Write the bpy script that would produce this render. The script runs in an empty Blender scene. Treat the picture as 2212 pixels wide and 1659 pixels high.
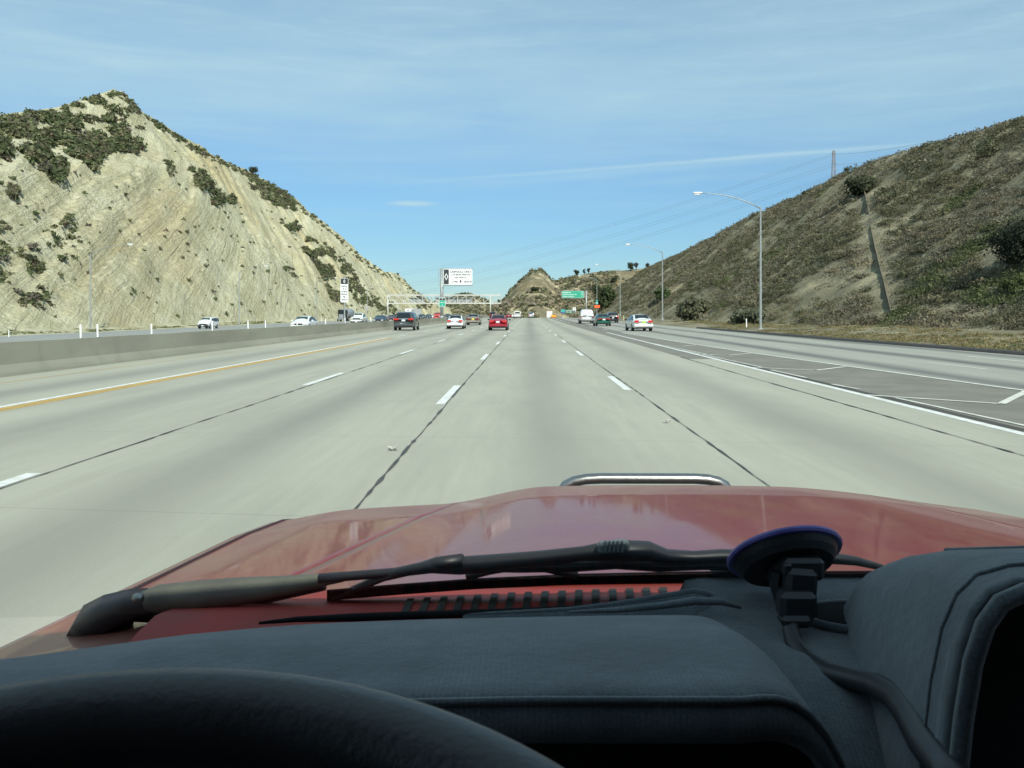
import bpy, math, random
import numpy as np
from mathutils import Vector, Matrix
random.seed(7); rng = np.random.default_rng(11)
S = bpy.context.scene
COL = S.collection
R = math.radians

# ---------------------------------------------------------------- camera
CAMH, F, VX, VY = 1.643, 1900.0, 1136.0, 676.0
cd = bpy.data.cameras.new('camera'); cam = bpy.data.objects.new('camera', cd); COL.objects.link(cam)
cam.location = (0, 0, CAMH); cam.rotation_euler = (R(90), 0, 0)
cd.sensor_width = 36; cd.lens = 36 * F / 2212
cd.shift_x = -30 / 2212; cd.shift_y = -(829.5 - 676) / 2212
cd.clip_start = 0.05; cd.clip_end = 9000
cd.dof.use_dof = True; cd.dof.focus_distance = 25; cd.dof.aperture_fstop = 30
S.camera = cam
# ---------------------------------------------------------------- light
SUN_EL, SUN_AZ = 38.0, 17.0        # sun behind the camera, a little to the right
sd = (math.sin(R(SUN_AZ)) * math.cos(R(SUN_EL)), -math.cos(R(SUN_AZ)) * math.cos(R(SUN_EL)), math.sin(R(SUN_EL)))
ld = bpy.data.lights.new('sun', 'SUN'); ld.energy = 4.3; ld.angle = R(0.53); ld.color = (1.0, 0.955, 0.86)
sun = bpy.data.objects.new('sun', ld); COL.objects.link(sun)
sun.rotation_euler = Vector(sd).to_track_quat('Z', 'Y').to_euler()
W = bpy.data.worlds.new("World"); S.world = W; W.use_nodes = True
nt = W.node_tree; nt.nodes.clear()
def nd(t, typ, **kw):
    n = t.nodes.new(typ)
    for k, v in kw.items():
        if hasattr(n, k): setattr(n, k, v)
    return n
def mth(t, op, a, b=None, c=None, clamp=False):
    n = t.nodes.new('ShaderNodeMath'); n.operation = op; n.use_clamp = clamp
    for i, v in enumerate((a, b, c)):
        if v is None: continue
        if isinstance(v, (int, float)): n.inputs[i].default_value = v
        else: t.links.new(v, n.inputs[i])
    return n.outputs[0]
def maprange(t, v, a, b, c=0.0, d=1.0, smooth=True):
    n = t.nodes.new('ShaderNodeMapRange'); n.interpolation_type = 'SMOOTHSTEP' if smooth else 'LINEAR'
    t.links.new(v, n.inputs[0])
    for i, x in enumerate((a, b, c, d)): n.inputs[i + 1].default_value = x
    return n.outputs[0]
def noise(t, vec, scale, detail=4, rough=0.55, dist=0.0):
    n = t.nodes.new('ShaderNodeTexNoise'); n.inputs['Scale'].default_value = scale
    n.inputs['Detail'].default_value = detail; n.inputs['Roughness'].default_value = rough
    n.inputs['Distortion'].default_value = dist
    if vec is not None: t.links.new(vec, n.inputs['Vector'])
    return n.outputs[0]
def mapping(t, vec, scale=(1, 1, 1), rot=(0, 0, 0), loc=(0, 0, 0)):
    n = t.nodes.new('ShaderNodeMapping'); n.inputs['Scale'].default_value = scale
    n.inputs['Rotation'].default_value = rot; n.inputs['Location'].default_value = loc
    t.links.new(vec, n.inputs['Vector']); return n.outputs[0]
def mixc(t, f, a, b):
    n = t.nodes.new('ShaderNodeMix'); n.data_type = 'RGBA'
    for i, v in ((0, f), (6, a), (7, b)):
        if isinstance(v, (int, float)): n.inputs[i].default_value = v
        elif isinstance(v, tuple): n.inputs[i].default_value = (*v[:3], 1)
        else: t.links.new(v, n.inputs[i])
    return n.outputs[2]
sky = nd(nt, 'ShaderNodeTexSky'); sky.sky_type = 'NISHITA'; sky.sun_disc = False
sky.sun_elevation = R(SUN_EL); sky.sun_rotation = R(180 - SUN_AZ)
sky.air_density = 1.0; sky.dust_density = 0.1; sky.ozone_density = 2.5; sky.altitude = 400
tc = nd(nt, 'ShaderNodeTexCoord'); dirv = tc.outputs['Generated']
sx = nd(nt, 'ShaderNodeSeparateXYZ'); nt.links.new(dirv, sx.inputs[0])
n1 = noise(nt, mapping(nt, dirv, (1.0, 1.0, 5.0), (0, R(-8), 0)), 2.2, 6, 0.62, 0.4)
n2 = noise(nt, mapping(nt, dirv, (1.2, 1.2, 16.0), (0, R(-5), 0)), 3.0, 8, 0.66, 0.6)
n3 = noise(nt, mapping(nt, dirv, (1.2, 1.2, 9.0), (0, R(-14), 0)), 7.0, 8, 0.7, 0.5)
veil = mth(nt, 'ADD', mth(nt, 'MULTIPLY', maprange(nt, sx.outputs[2], 0.11, 0.26), 0.52),
           mth(nt, 'MULTIPLY', maprange(nt, sx.outputs[2], 0.07, 0.0), 0.28))
wisps = mth(nt, 'MULTIPLY', maprange(nt, n2, 0.40, 0.85), 0.20)
wisps = mth(nt, 'ADD', wisps, mth(nt, 'MULTIPLY', mth(nt, 'MULTIPLY', maprange(nt, n3, 0.45, 0.8), maprange(nt, sx.outputs[2], 0.14, 0.26)), 0.10))
veil = mth(nt, 'MULTIPLY', veil, maprange(nt, n1, 0.25, 0.72, 0.7, 1.25))
def trail(nx, nz, off, w, amp):
    v = nd(nt, 'ShaderNodeVectorMath', operation='DOT_PRODUCT'); nt.links.new(dirv, v.inputs[0]); v.inputs[1].default_value = (nx, nz, 1)
    q = mth(nt, 'ABSOLUTE', mth(nt, 'ADD', v.outputs['Value'], mth(nt, 'MULTIPLY', mth(nt, 'SUBTRACT', n3, 0.5), w * 1.2)))
    m = maprange(nt, q, w, 0.0)
    m = mth(nt, 'MULTIPLY', m, maprange(nt, sx.outputs[0], -0.20, 0.06)); m = mth(nt, 'MULTIPLY', m, maprange(nt, sx.outputs[0], 0.5, 0.3))
    return mth(nt, 'MULTIPLY', m, amp)
wisps = mth(nt, 'ADD', wisps, trail(-0.0768, -0.158, 0, 0.0034, 0.30))
wisps = mth(nt, 'ADD', wisps, trail(-0.0968, -0.150, 0, 0.009, 0.16))
# one small isolated wisp
dx_ = mth(nt, 'DIVIDE', mth(nt, 'ADD', sx.outputs[0], 0.128), 0.030); dz_ = mth(nt, 'DIVIDE', mth(nt, 'SUBTRACT', sx.outputs[2], 0.1225), 0.0035)
rr_ = mth(nt, 'SQRT', mth(nt, 'ADD', mth(nt, 'MULTIPLY', dx_, dx_), mth(nt, 'MULTIPLY', dz_, dz_)))
wisps = mth(nt, 'ADD', wisps, mth(nt, 'MULTIPLY', mth(nt, 'MULTIPLY', maprange(nt, rr_, 1.3, 0.1), maprange(nt, n3, 0.3, 0.6)), mth(nt, 'MULTIPLY', mth(nt, 'GREATER_THAN', sx.outputs[1], 0.0), 0.75)))
cf = mth(nt, 'ADD', mth(nt, 'ADD', veil, 0.05), wisps, clamp=True)
tint = nd(nt, 'ShaderNodeMix', data_type='RGBA', blend_type='MULTIPLY'); tint.inputs[0].default_value = 1
nt.links.new(sky.outputs[0], tint.inputs[6]); tint.inputs[7].default_value = (0.80, 0.97, 1.14, 1)
dk = nd(nt, 'ShaderNodeMix', data_type='RGBA', blend_type='MULTIPLY'); dk.inputs[0].default_value = 1; nt.links.new(tint.outputs[2], dk.inputs[6])
nt.links.new(mixc(nt, maprange(nt, sx.outputs[2], 0.0, 0.30), (.56, .64, .68), (.93, .98, .92)), dk.inputs[7])
cc = mixc(nt, cf, dk.outputs[2], (4.4, 6.1, 6.9))
bg = nd(nt, 'ShaderNodeBackground'); bg.inputs[1].default_value = 0.09; nt.links.new(cc, bg.inputs[0])
wo = nd(nt, 'ShaderNodeOutputWorld'); nt.links.new(bg.outputs[0], wo.inputs[0])
S.view_settings.view_transform = 'Standard'; S.view_settings.look = 'None'; S.view_settings.exposure = 0.45; S.view_settings.gamma = 1
S.render.engine = 'CYCLES'

# ---------------------------------------------------------------- helpers
def P(x, y, Y): return ((x - VX) / F * Y, Y, CAMH - (y - VY) / F * Y)
def G(x, y):                       # a point of the flat road seen at x, y
    Y = CAMH * F / (y - VY); return ((x - VX) / F * Y, Y)
def tag(o, label=None, cat=None, group=None, kind=None):
    if label: o['label'] = label
    if cat: o['category'] = cat
    if group: o['group'] = group
    if kind: o['kind'] = kind
    return o
def empty(name, loc, rz=0, **kw):
    o = bpy.data.objects.new(name, None); COL.objects.link(o); o.location = loc; o.rotation_euler = (0, 0, rz)
    o.empty_display_size = .2
    return tag(o, **kw)
def link_mesh(name, V, Fc, m, parent=None, smooth=False, origin=None):
    me = bpy.data.meshes.new(name)
    V = np.asarray(V, dtype=float)
    if origin is not None: V = V - np.array(origin)
    me.from_pydata(V.tolist(), [], [tuple(f) for f in Fc]); me.update()
    if smooth: me.polygons.foreach_set('use_smooth', [True] * len(me.polygons))
    ms = m if isinstance(m, (list, tuple)) else [m]
    for k in ms: me.materials.append(k)
    o = bpy.data.objects.new(name, me); COL.objects.link(o)
    if parent: o.parent = parent
    return o
class MB:
    def __init__(s): s.v = []; s.f = []
    def add(s, V, Fc):
        n = len(s.v); s.v += [tuple(p) for p in V]; s.f += [tuple(i + n for i in f) for f in Fc]; return s
    def box(s, c, d, rot=None, bev=0.0, top=1.0):
        hx, hy, hz = d[0] / 2, d[1] / 2, d[2] / 2
        if bev <= 0:
            V = [(sx * hx * (top if sz > 0 else 1), sy * hy * (top if sz > 0 else 1), sz * hz) for sx in (-1, 1) for sy in (-1, 1) for sz in (-1, 1)]
            Fc = [(0, 1, 3, 2), (4, 6, 7, 5), (0, 4, 5, 1), (2, 3, 7, 6), (0, 2, 6, 4), (1, 5, 7, 3)]
        else:
            b = min(bev, hx * .9, hy * .9, hz * .9); V = []; idx = {}
            for sx in (-1, 1):
                for sy in (-1, 1):
                    for sz in (-1, 1):
                        for a in range(3):
                            p = [sx * (hx - b), sy * (hy - b), sz * (hz - b)]; p[a] = (sx * hx, sy * hy, sz * hz)[a]
                            idx[(sx, sy, sz, a)] = len(V); V.append(tuple(p))
            Fc = []
            for a in range(3):
                u, w = [(1, 2), (0, 2), (0, 1)][a]
                for sg in (-1, 1):
                    q = []
                    for (p1, p2) in ((-1, -1), (1, -1), (1, 1), (-1, 1)):
                        k = [0, 0, 0]; k[a] = sg; k[u] = p1; k[w] = p2; q.append(idx[(k[0], k[1], k[2], a)])
                    Fc.append(tuple(q))
            for a in range(3):
                u, w = [(1, 2), (0, 2), (0, 1)][a]
                for p1 in (-1, 1):
                    for p2 in (-1, 1):
                        q = []
                        for (sg, ax) in ((-1, u), (1, u), (1, w), (-1, w)):
                            k = [0, 0, 0]; k[a] = sg; k[u] = p1; k[w] = p2; q.append(idx[(k[0], k[1], k[2], ax)])
                        Fc.append(tuple(q))
            for sx in (-1, 1):
                for sy in (-1, 1):
                    for sz in (-1, 1): Fc.append(tuple(idx[(sx, sy, sz, a)] for a in range(3)))
        M = Matrix.Translation(c)
        if rot is not None: M = M @ (rot if isinstance(rot, Matrix) else Matrix.Rotation(rot, 4, 'Z'))
        return s.add([tuple(M @ Vector(p)) for p in V], Fc)
    def tube(s, pts, r, n=8, cap=True, flat=1.0):
        pts = [Vector(p) for p in pts]; rs = r if isinstance(r, (list, tuple)) else [r] * len(pts)
        V = []; up = None
        for i, p in enumerate(pts):
            d = (pts[min(i + 1, len(pts) - 1)] - pts[max(i - 1, 0)]).normalized()
            if up is None:
                up = Vector((0, 0, 1)) if abs(d.z) < .9 else Vector((1, 0, 0))
            a = d.cross(up)
            if a.length < 1e-5: a = d.cross(Vector((1, .3, 0)))
            a.normalize(); b = a.cross(d).normalized(); up = b
            for k in range(n):
                t = 2 * math.pi * k / n; V.append(p + a * math.cos(t) * rs[i] + b * math.sin(t) * rs[i] * flat)
        Fc = [(i * n + k, i * n + (k + 1) % n, (i + 1) * n + (k + 1) % n, (i + 1) * n + k) for i in range(len(pts) - 1) for k in range(n)]
        if cap: Fc += [tuple(range(n))[::-1], tuple((len(pts) - 1) * n + k for k in range(n))]
        return s.add(V, Fc)
    def grid(s, A):
        A = np.asarray(A); m, n = A.shape[:2]
        return s.add([tuple(p) for p in A.reshape(-1, 3)], [(i * n + j, i * n + j + 1, (i + 1) * n + j + 1, (i + 1) * n + j) for i in range(m - 1) for j in range(n - 1)])
    def slab(s, quad, t):           # planar polygon given thickness along its normal
        q = [Vector(p) for p in quad]; nrm = (q[1] - q[0]).cross(q[2] - q[0]).normalized() * t; n = len(q)
        V = q + [p + nrm for p in q]
        return s.add(V, [tuple(range(n))[::-1], tuple(range(n, 2 * n))] + [(i, (i + 1) % n, n + (i + 1) % n, n + i) for i in range(n)])
    def build(s, name, m, parent=None, smooth=False, origin=None, sub=0, **kw):
        o = link_mesh(name, s.v, s.f, m, parent, smooth, origin)
        if sub:
            md = o.modifiers.new('sub', 'SUBSURF'); md.levels = md.render_levels = sub
        return tag(o, **kw)
def copy_tree(o, parent=None):
    kids = [k for k in CHILD.get(o.name, [])]
    c = o.copy(); COL.objects.link(c); c.parent = parent
    for k in [q for q in o.children]: copy_tree(k, c)
    return c
CHILD = {}
# smooth numpy value noise
def vnoise(x, y, seed=0):
    xi = np.floor(x).astype(np.int64); yi = np.floor(y).astype(np.int64); xf = x - xi; yf = y - yi
    def h(a, b):
        n = (a * 374761393 + b * 668265263 + seed * 1274126177) & 0xffffffff
        n = ((n ^ (n >> 13)) * 1274126177) & 0xffffffff
        return ((n ^ (n >> 16)) & 0xffff) / 65535.0
    u = xf * xf * (3 - 2 * xf); v = yf * yf * (3 - 2 * yf)
    return (h(xi, yi) * (1 - u) + h(xi + 1, yi) * u) * (1 - v) + (h(xi, yi + 1) * (1 - u) + h(xi + 1, yi + 1) * u) * v
def fbm(x, y, oct=4, seed=0):
    t = 0; a = .5
    for i in range(oct): t = t + a * (vnoise(x, y, seed + i) - .5) * 2; x = x * 2.03; y = y * 2.03; a *= .5
    return t

# ---------------------------------------------------------------- materials
def newmat(name):
    m = bpy.data.materials.new(name); m.use_nodes = True; t = m.node_tree
    b = t.nodes['Principled BSDF']; return m, t, b
def simple(name, c, rough=.6, metal=0.0, c2=None, scale=6.0, bump=0.0, bscale=None, coat=0.0, spec=0.5, stretch=(1, 1, 1), emit=0):
    m, t, b = newmat(name); b.inputs['Roughness'].default_value = rough; b.inputs['Metallic'].default_value = metal
    b.inputs['Specular IOR Level'].default_value = spec
    b.inputs['Base Color'].default_value = (*c, 1)
    if coat: b.inputs['Coat Weight'].default_value = coat; b.inputs['Coat Roughness'].default_value = .04
    tcn = nd(t, 'ShaderNodeTexCoord'); vec = mapping(t, tcn.outputs['Object'], stretch)
    if c2 is None: c2 = tuple(x * .82 for x in c)
    fac = maprange(t, noise(t, vec, scale, 5, .6), .35, .65)
    t.links.new(mixc(t, fac, c, c2), b.inputs['Base Color'])
    if bump:
        bp = nd(t, 'ShaderNodeBump'); bp.inputs['Strength'].default_value = bump; bp.inputs['Distance'].default_value = .02
        t.links.new(noise(t, vec, bscale or scale * 6, 4, .6), bp.inputs['Height']); t.links.new(bp.outputs[0], b.inputs['Normal'])
    return m
M = {}
M['galv'] = simple('galvanised steel', (.34, .37, .37), .5, .35, (.27, .29, .29), 3)
M['lampwhite'] = simple('lamp housing', (.72, .74, .74), .45, 0, scale=4)
M['sign_white'] = simple('sign white', (.74, .76, .76), .5, 0, (.68, .70, .70), 2)
M['sign_black'] = simple('sign black', (.025, .026, .03), .5, 0, scale=3)
M['sign_green'] = simple('sign green', (.015, .30, .19), .45, 0, (.02, .33, .22), 1)
M['sign_teal'] = simple('sign teal', (.05, .36, .34), .45, 0, scale=1)
M['sign_blue'] = simple('sign blue', (.04, .09, .35), .45, 0, scale=1)
M['sign_dkgreen'] = simple('sign dark green', (.02, .14, .09), .45, 0, scale=1)
M['sign_orange'] = simple('sign orange', (.85, .13, .03), .45, 0, (.8, .11, .03), 1)
M['letters'] = simple('sign letters', (.78, .80, .80), .5, 0, scale=2)
M['letters_black'] = simple('black sign letters', (.03, .03, .035), .5, 0, scale=2)
M['sign_back'] = simple('bare aluminium sign back', (.36, .38, .37), .5, .2, (.30, .31, .31), 1)
M['gantry'] = simple('pale painted steel', (.54, .54, .50), .5, .1, (.44, .44, .41), 2)
M['post_white'] = simple('white post', (.78, .8, .8), .5, 0, scale=5)
M['post_yellow'] = simple('pale yellow post', (.72, .68, .42), .5, 0, scale=5)
M['tyre'] = simple('tyre rubber', (.018, .018, .018), .85, 0, scale=20)
M['rim'] = simple('wheel rim', (.42, .43, .45), .35, .7, scale=12)
M['black_trim'] = simple('black plastic', (.02, .02, .022), .55, 0, scale=20)
M['cglass'], t, b = newmat('tinted car glass'); b.inputs['Base Color'].default_value = (.012, .018, .022, 1); b.inputs['Roughness'].default_value = .06
M['cglass2'], t, b = newmat('clear windscreen'); b.inputs['Base Color'].default_value = (.03, .06, .055, 1); b.inputs['Roughness'].default_value = .08
M['tail'] = simple('red lamp', (.55, .02, .015), .25, 0, scale=10, coat=.5)
M['taildark'] = simple('dark red lamp', (.25, .03, .02), .25, 0, scale=10, coat=.5)
M['headl'] = simple('headlamp lens', (.7, .72, .7), .15, .2, scale=20)
M['plate'] = simple('number plate', (.62, .66, .66), .5, 0, (.5, .54, .6), 30)
M['plate_y'] = simple('yellow number plate', (.75, .6, .05), .5, 0, scale=30)
M['plate_g'] = simple('lime number plate', (.35, .72, .08), .5, 0, scale=30)
M['orange'] = simple('orange paint', (.8, .33, .02), .5, 0, scale=3)
M['wood'] = simple('weathered timber', (.13, .10, .07), .8, 0, scale=4, stretch=(1, 1, .2))
M['bark'] = simple('bark', (.10, .08, .06), .9, 0, scale=6)
def paint(name, c, metal=.0, rough=.3):
    if name not in M: M[name] = simple(name, c, rough, metal, tuple(x * .93 for x in c), 1.5, coat=.7)
    return M[name]
def leafmat(name, hue=None):
    m, t, b = newmat(name); b.inputs['Roughness'].default_value = .75; b.inputs['Specular IOR Level'].default_value = .25
    a = nd(t, 'ShaderNodeVertexColor'); a.layer_name = 'tint'
    tcn = nd(t, 'ShaderNodeTexCoord')
    n = noise(t, tcn.outputs['Object'], .9, 3, .6)
    hs = nd(t, 'ShaderNodeHueSaturation'); t.links.new(a.outputs[0], hs.inputs['Color']); t.links.new(maprange(t, n, .3, .7, .8, 1.25), hs.inputs['Value'])
    t.links.new(hs.outputs[0], b.inputs['Base Color'])
    tl = nd(t, 'ShaderNodeBsdfTranslucent'); t.links.new(hs.outputs[0], tl.inputs[0]); mx = nd(t, 'ShaderNodeMixShader'); mx.inputs[0].default_value = .35
    t.links.new(b.outputs[0], mx.inputs[1]); t.links.new(tl.outputs[0], mx.inputs[2]); t.links.new(mx.outputs[0], t.nodes['Material Output'].inputs[0]); return m
M['leaf'] = leafmat('scrub leaves')
# ---------------------------------------------------------------- terrain functions
_zy = [-400, 0, 120, 180, 215, 245, 285, 330, 380, 430, 520, 700, 1000, 5000]
_zz = [0, 0, .02, .10, .18, .22, .10, -.35, -1.1, -2.1, -4.6, -10, -17, -22]
def zr(Y):
    Y = np.asarray(Y, dtype=float); t = 0
    for k in (-24, -12, 0, 12, 24): t = t + np.interp(Y + k, _zy, _zz)
    z = t / 5; return np.where(Y < 90, 0.0, z)
def cx(Y): Y = np.maximum(np.asarray(Y, dtype=float), 0); return np.where(Y < 320, 1.3e-5 * Y * Y, 1.33 + .0083 * (Y - 320))
def opp(X, Y): return zr(Y) - .022 * np.maximum(0, -np.asarray(X) - 14.2)
def ZR(X, Y): return float(zr(Y)) if X > -14 else float(opp(X, Y))

silL = np.array([(-3000, 330), (-1500, 300), (-600, 280), (0, 255), (60, 245), (130, 236), (200, 214), (245, 199), (262, 203), (300, 236), (340, 266), (400, 303), (460, 338), (520, 364), (548, 379), (600, 408), (640, 432), (660, 455), (700, 482), (740, 516), (770, 548), (800, 570), (828, 588), (860, 592), (878, 610), (905, 637), (930, 651), (965, 664), (1000, 674), (1100, 680)], float)
silR = np.array([(1150, 690), (1230, 682), (1262, 660), (1300, 637), (1350, 611), (1400, 578), (1450, 556), (1500, 534), (1550, 508), (1600, 480), (1640, 459), (1680, 441), (1730, 420), (1780, 398), (1830, 376), (1880, 352), (1950, 327), (2100, 287), (2212, 257), (2600, 180), (3600, 110), (9000, 60)], float)
silM = np.array([(950, 690), (1030, 684), (1058, 670), (1075, 656), (1098, 640), (1108, 622), (1118, 612), (1128, 603), (1136, 600), (1143, 590), (1152, 583), (1160, 584), (1168, 581), (1176, 588), (1181, 594), (1186, 604), (1196, 609), (1230, 600), (1280, 589), (1320, 584), (1345, 584), (1400, 579), (1440, 576), (1600, 560), (1900, 540)], float)
silF = np.array([(700, 670), (860, 664), (930, 656), (960, 646), (985, 638), (1000, 634), (1015, 632), (1030, 638), (1050, 648), (1070, 662), (1090, 674), (1200, 680)], float)
def aL(Y): return np.interp(Y, [0, 400, 520, 640, 800, 1200], [120, 120, 104, 90, 84, 84])
def hL(X, Y, detail=True):
    a = -np.asarray(X, float); Y = np.asarray(Y, float); Yc = np.maximum(Y, 20)
    at = aL(Y); x = VX - F * at / Yc; e = (VY - np.interp(x, silL[:, 0], silL[:, 1])) / F
    H = np.minimum(CAMH + e * Yc, 70); zb = opp(-58 * np.ones_like(Y), Y) - .05
    foot = 66 + 1.5 * fbm(Y / 14, Y * 0, 3, 5)
    t = (a - foot) / (at - foot); tc_ = np.clip(t, 0, 1)
    k = np.clip((300 - Y) / 90, 0, 1)
    pr = tc_ * (1 - k) + k * np.where(tc_ < .52, tc_ * 1.40, .728 + (tc_ - .52) * .567)
    z = zb + (H - zb) * pr - np.maximum(0, a - at) * .3
    z = z + np.where(t < 0, 0, 0) + np.maximum(0, np.minimum(a - 60, 6)) * .08
    if detail:
        w = np.clip(t * 5, 0, 1) * np.clip((1.04 - t) * 6, 0.12, 1)
        s = Y - np.interp(Y, [150, 230, 300, 400], [3.1, 2.9, 2.1, 1.1]) * z      # strata dipping along the cut
        st = fbm(s / 17, z / 34, 5, 21); rid = (1 - np.abs(fbm(s / 8, z / 16 + 9, 4, 33)) * 3.2)
        g = fbm(s / 2.4 + .4 * st, z / 11, 4, 57)
        out = np.clip(vnoise(s / 26, z / 26, 3) * 2 - .55, 0.15, 1)
        z = z + w * (4.2 * st + 2.3 * rid * out + 1.3 * g * out + .45 * fbm(Y / 1.3, z / 1.3, 2, 77))
        z = z + fbm(a / 2.2, Y / 2.2, 3, 8) * .10 * (t < .05)
    return z
def hR(X, Y, detail=True):
    a = np.asarray(X, float); Y = np.asarray(Y, float); Yc = np.maximum(Y, 12)
    at = np.interp(Y, [0, 500, 800], [62, 62, 80]); x = VX + F * at / Yc; e = (VY - np.interp(x, silR[:, 0], silR[:, 1])) / F
    H = CAMH + e * Yc; zb = zr(Y)
    foot = np.interp(Y, [0, 60, 90, 150, 400], [30, 29.5, 26.5, 25.5, 24]) + 1.2 * fbm(Y / 12, Y * 0, 3, 15)
    t = np.clip((a - foot) / (at - foot), 0, 1)
    z = zb + np.clip((a - 19.5) / 8, 0, 1) * .55 - .06 * (a < 19.6) + (H - zb - .55) * (t ** 1.04)
    z = z + np.maximum(0, a - at) * np.interp(Y, [0, 250, 420, 600], [.05, .05, .12, .0])
    if detail:
        w = np.clip(t * 6, 0, 1) * np.clip((1.02 - t) * 7, .1, 1)
        z = z + w * (2.2 * fbm(a / 16, Y / 16, 3, 41) + .7 * fbm(a / 3.5, Y / 3.5, 3, 44) - 1.1 * np.clip(1 - np.abs(Y - 100 - .45 * (a - 26)) / 2.0, 0, 1) * 0)
        z = z + np.clip((a - 19.8) / 2, 0, 1) * fbm(a / 2.0, Y / 2.0, 3, 48) * .16
    return z
def hM(X, Y, detail=True):
    X = np.asarray(X, float); Y = np.asarray(Y, float); Yr = 640.0
    x = VX + F * X / Yr; e = (VY - np.interp(x, silM[:, 0], silM[:, 1])) / F; H = CAMH + e * Yr; zb = zr(Y) - 1
    t = (Y - 470) / (Yr - 470); tt = np.clip(t, 0, 1)
    z = zb + (H - zb) * tt ** .9 - np.maximum(0, Y - Yr) * .25
    if detail:
        w = np.clip(t * 5, 0, 1) * np.clip((1.0 - t) * 5, .06, 1)
        z = z + w * (9 * fbm(X / 38, Y / 46, 3, 61) + 5.0 * (.35 - np.abs(fbm(X / 22 + Y / 60, Y / 50, 3, 66)))) + np.clip(t * 5, 0, 1) * 1.0 * fbm(X / 8, Y / 8, 3, 67) * np.clip((1.0 - t) * 5, .3, 1)
    return z
def hF(X, Y, detail=True):
    X = np.asarray(X, float); Y = np.asarray(Y, float); Yr = 1150.0
    x = VX + F * X / Yr; e = (VY - np.interp(x, silF[:, 0], silF[:, 1])) / F; H = CAMH + e * Yr; zb = zr(Y) - 1
    t = (Y - 800) / (Yr - 800); tt = np.clip(t, 0, 1)
    z = zb + (H - zb) * tt - np.maximum(0, Y - Yr) * .2
    if detail: z = z + np.clip(t * 4, 0, 1) * np.clip((1.0 - t) * 5, .05, 1) * (12 * fbm(X / 60, Y / 70, 4, 71))
    return z
def terrain(name, h, xs, ys, m, **kw):
    X, Y = np.meshgrid(xs, ys); Z = h(X, Y); n = len(xs); k = len(ys)
    V = np.stack([X, Y, Z], -1).reshape(-1, 3)
    me = bpy.data.meshes.new(name); me.vertices.add(len(V)); me.vertices.foreach_set('co', V.ravel().astype(np.float32))
    i, j = np.meshgrid(np.arange(k - 1), np.arange(n - 1), indexing='ij'); q = (i * n + j).ravel()
    Fc = np.stack([q, q + 1, q + n + 1, q + n], -1)
    if xs[1] < xs[0]: Fc = Fc[:, ::-1]
    me.loops.add(Fc.size); me.loops.foreach_set('vertex_index', Fc.ravel().astype(np.int32))
    me.polygons.add(len(Fc)); me.polygons.foreach_set('loop_start', (np.arange(len(Fc)) * 4).astype(np.int32))
    try: me.polygons.foreach_set('loop_total', np.full(len(Fc), 4, np.int32))
    except Exception: pass
    me.update(calc_edges=True); me.validate(); me.polygons.foreach_set('use_smooth', [True] * len(me.polygons))
    if name == 'hill_left':
        at_ = me.attributes.new('strata', 'FLOAT_VECTOR', 'POINT'); z_ = V[:, 2]; y_ = V[:, 1]
        sv_ = np.stack([y_ - np.interp(y_, [150, 230, 300, 400], [3.1, 2.9, 2.1, 1.1]) * z_, z_, -V[:, 0]], -1); at_.data.foreach_set('vector', sv_.ravel().astype(np.float32))
    me.materials.append(m); o = bpy.data.objects.new(name, me); COL.objects.link(o); return tag(o, **kw)
def hit(x, y, h, y0, y1, n=900):    # where the sight line through picture point x, y meets a terrain
    Y = np.linspace(y0, y1, n); X = (x - VX) / F * Y; Z = CAMH - (y - VY) / F * Y
    d = h(X, Y) - Z; k = np.where(d > 0)[0]
    if len(k) == 0: return None
    i = k[0]; return float(X[i]), float(Y[i]), float(h(X[i], Y[i]))

# hill materials
def hillmat(name, base, pale, ochre, dirt, strata, yspan=None, bump=.5, scrub=None, attr=False):
    m, t, b = newmat(name); b.inputs['Roughness'].default_value = .95; b.inputs['Specular IOR Level'].default_value = .1
    tcn = nd(t, 'ShaderNodeTexCoord'); o = tcn.outputs['Object']
    big = noise(t, o, .018, 4, .6, .5); med = noise(t, o, .11, 5, .65, .4)
    if attr:
        an = nd(t, 'ShaderNodeAttribute'); an.attribute_name = 'strata'; sv = mapping(t, an.outputs['Vector'], (.30, .10, .10))
    else: sv = mapping(t, o, strata[0], strata[1])
    stn = noise(t, sv, 1.0, 6, .68, .5)
    fine = noise(t, o, 1.6, 5, .7); speck = noise(t, o, .55, 5, .75)
    c = mixc(t, maprange(t, med, .35, .7), base, pale)
    c = mixc(t, mth(t, 'MULTIPLY', maprange(t, stn, .48, .62), .75), c, pale)
    c = mixc(t, mth(t, 'MULTIPLY', maprange(t, big, .5, .68), .8), c, ochre)
    c = mixc(t, mth(t, 'MULTIPLY', maprange(t, speck, .60, .72), .6), c, dirt)
    if scrub: c = mixc(t, mth(t, 'MULTIPLY', maprange(t, med, .62, .48), .7), c, scrub)
    hs = nd(t, 'ShaderNodeHueSaturation'); t.links.new(c, hs.inputs['Color']); t.links.new(maprange(t, fine, .25, .75, .82, 1.15), hs.inputs['Value'])
    t.links.new(hs.outputs[0], b.inputs['Base Color'])
    hsum = mth(t, 'ADD', mth(t, 'MULTIPLY', stn, 1.4), mth(t, 'ADD', mth(t, 'MULTIPLY', speck, 1.0), mth(t, 'MULTIPLY', fine, .35)))
    bp = nd(t, 'ShaderNodeBump'); bp.inputs['Strength'].default_value = bump; bp.inputs['Distance'].default_value = 1.0
    t.links.new(hsum, bp.inputs['Height']); t.links.new(bp.outputs[0], b.inputs['Normal'])
    return m
M['hillL'] = hillmat('pale cut sandstone', (.43, .405, .255), (.585, .56, .40), (.46, .395, .235), (.29, .265, .165), ((.20, .42, .07), (R(-32), 0, 0)), bump=.95, attr=True)
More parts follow.
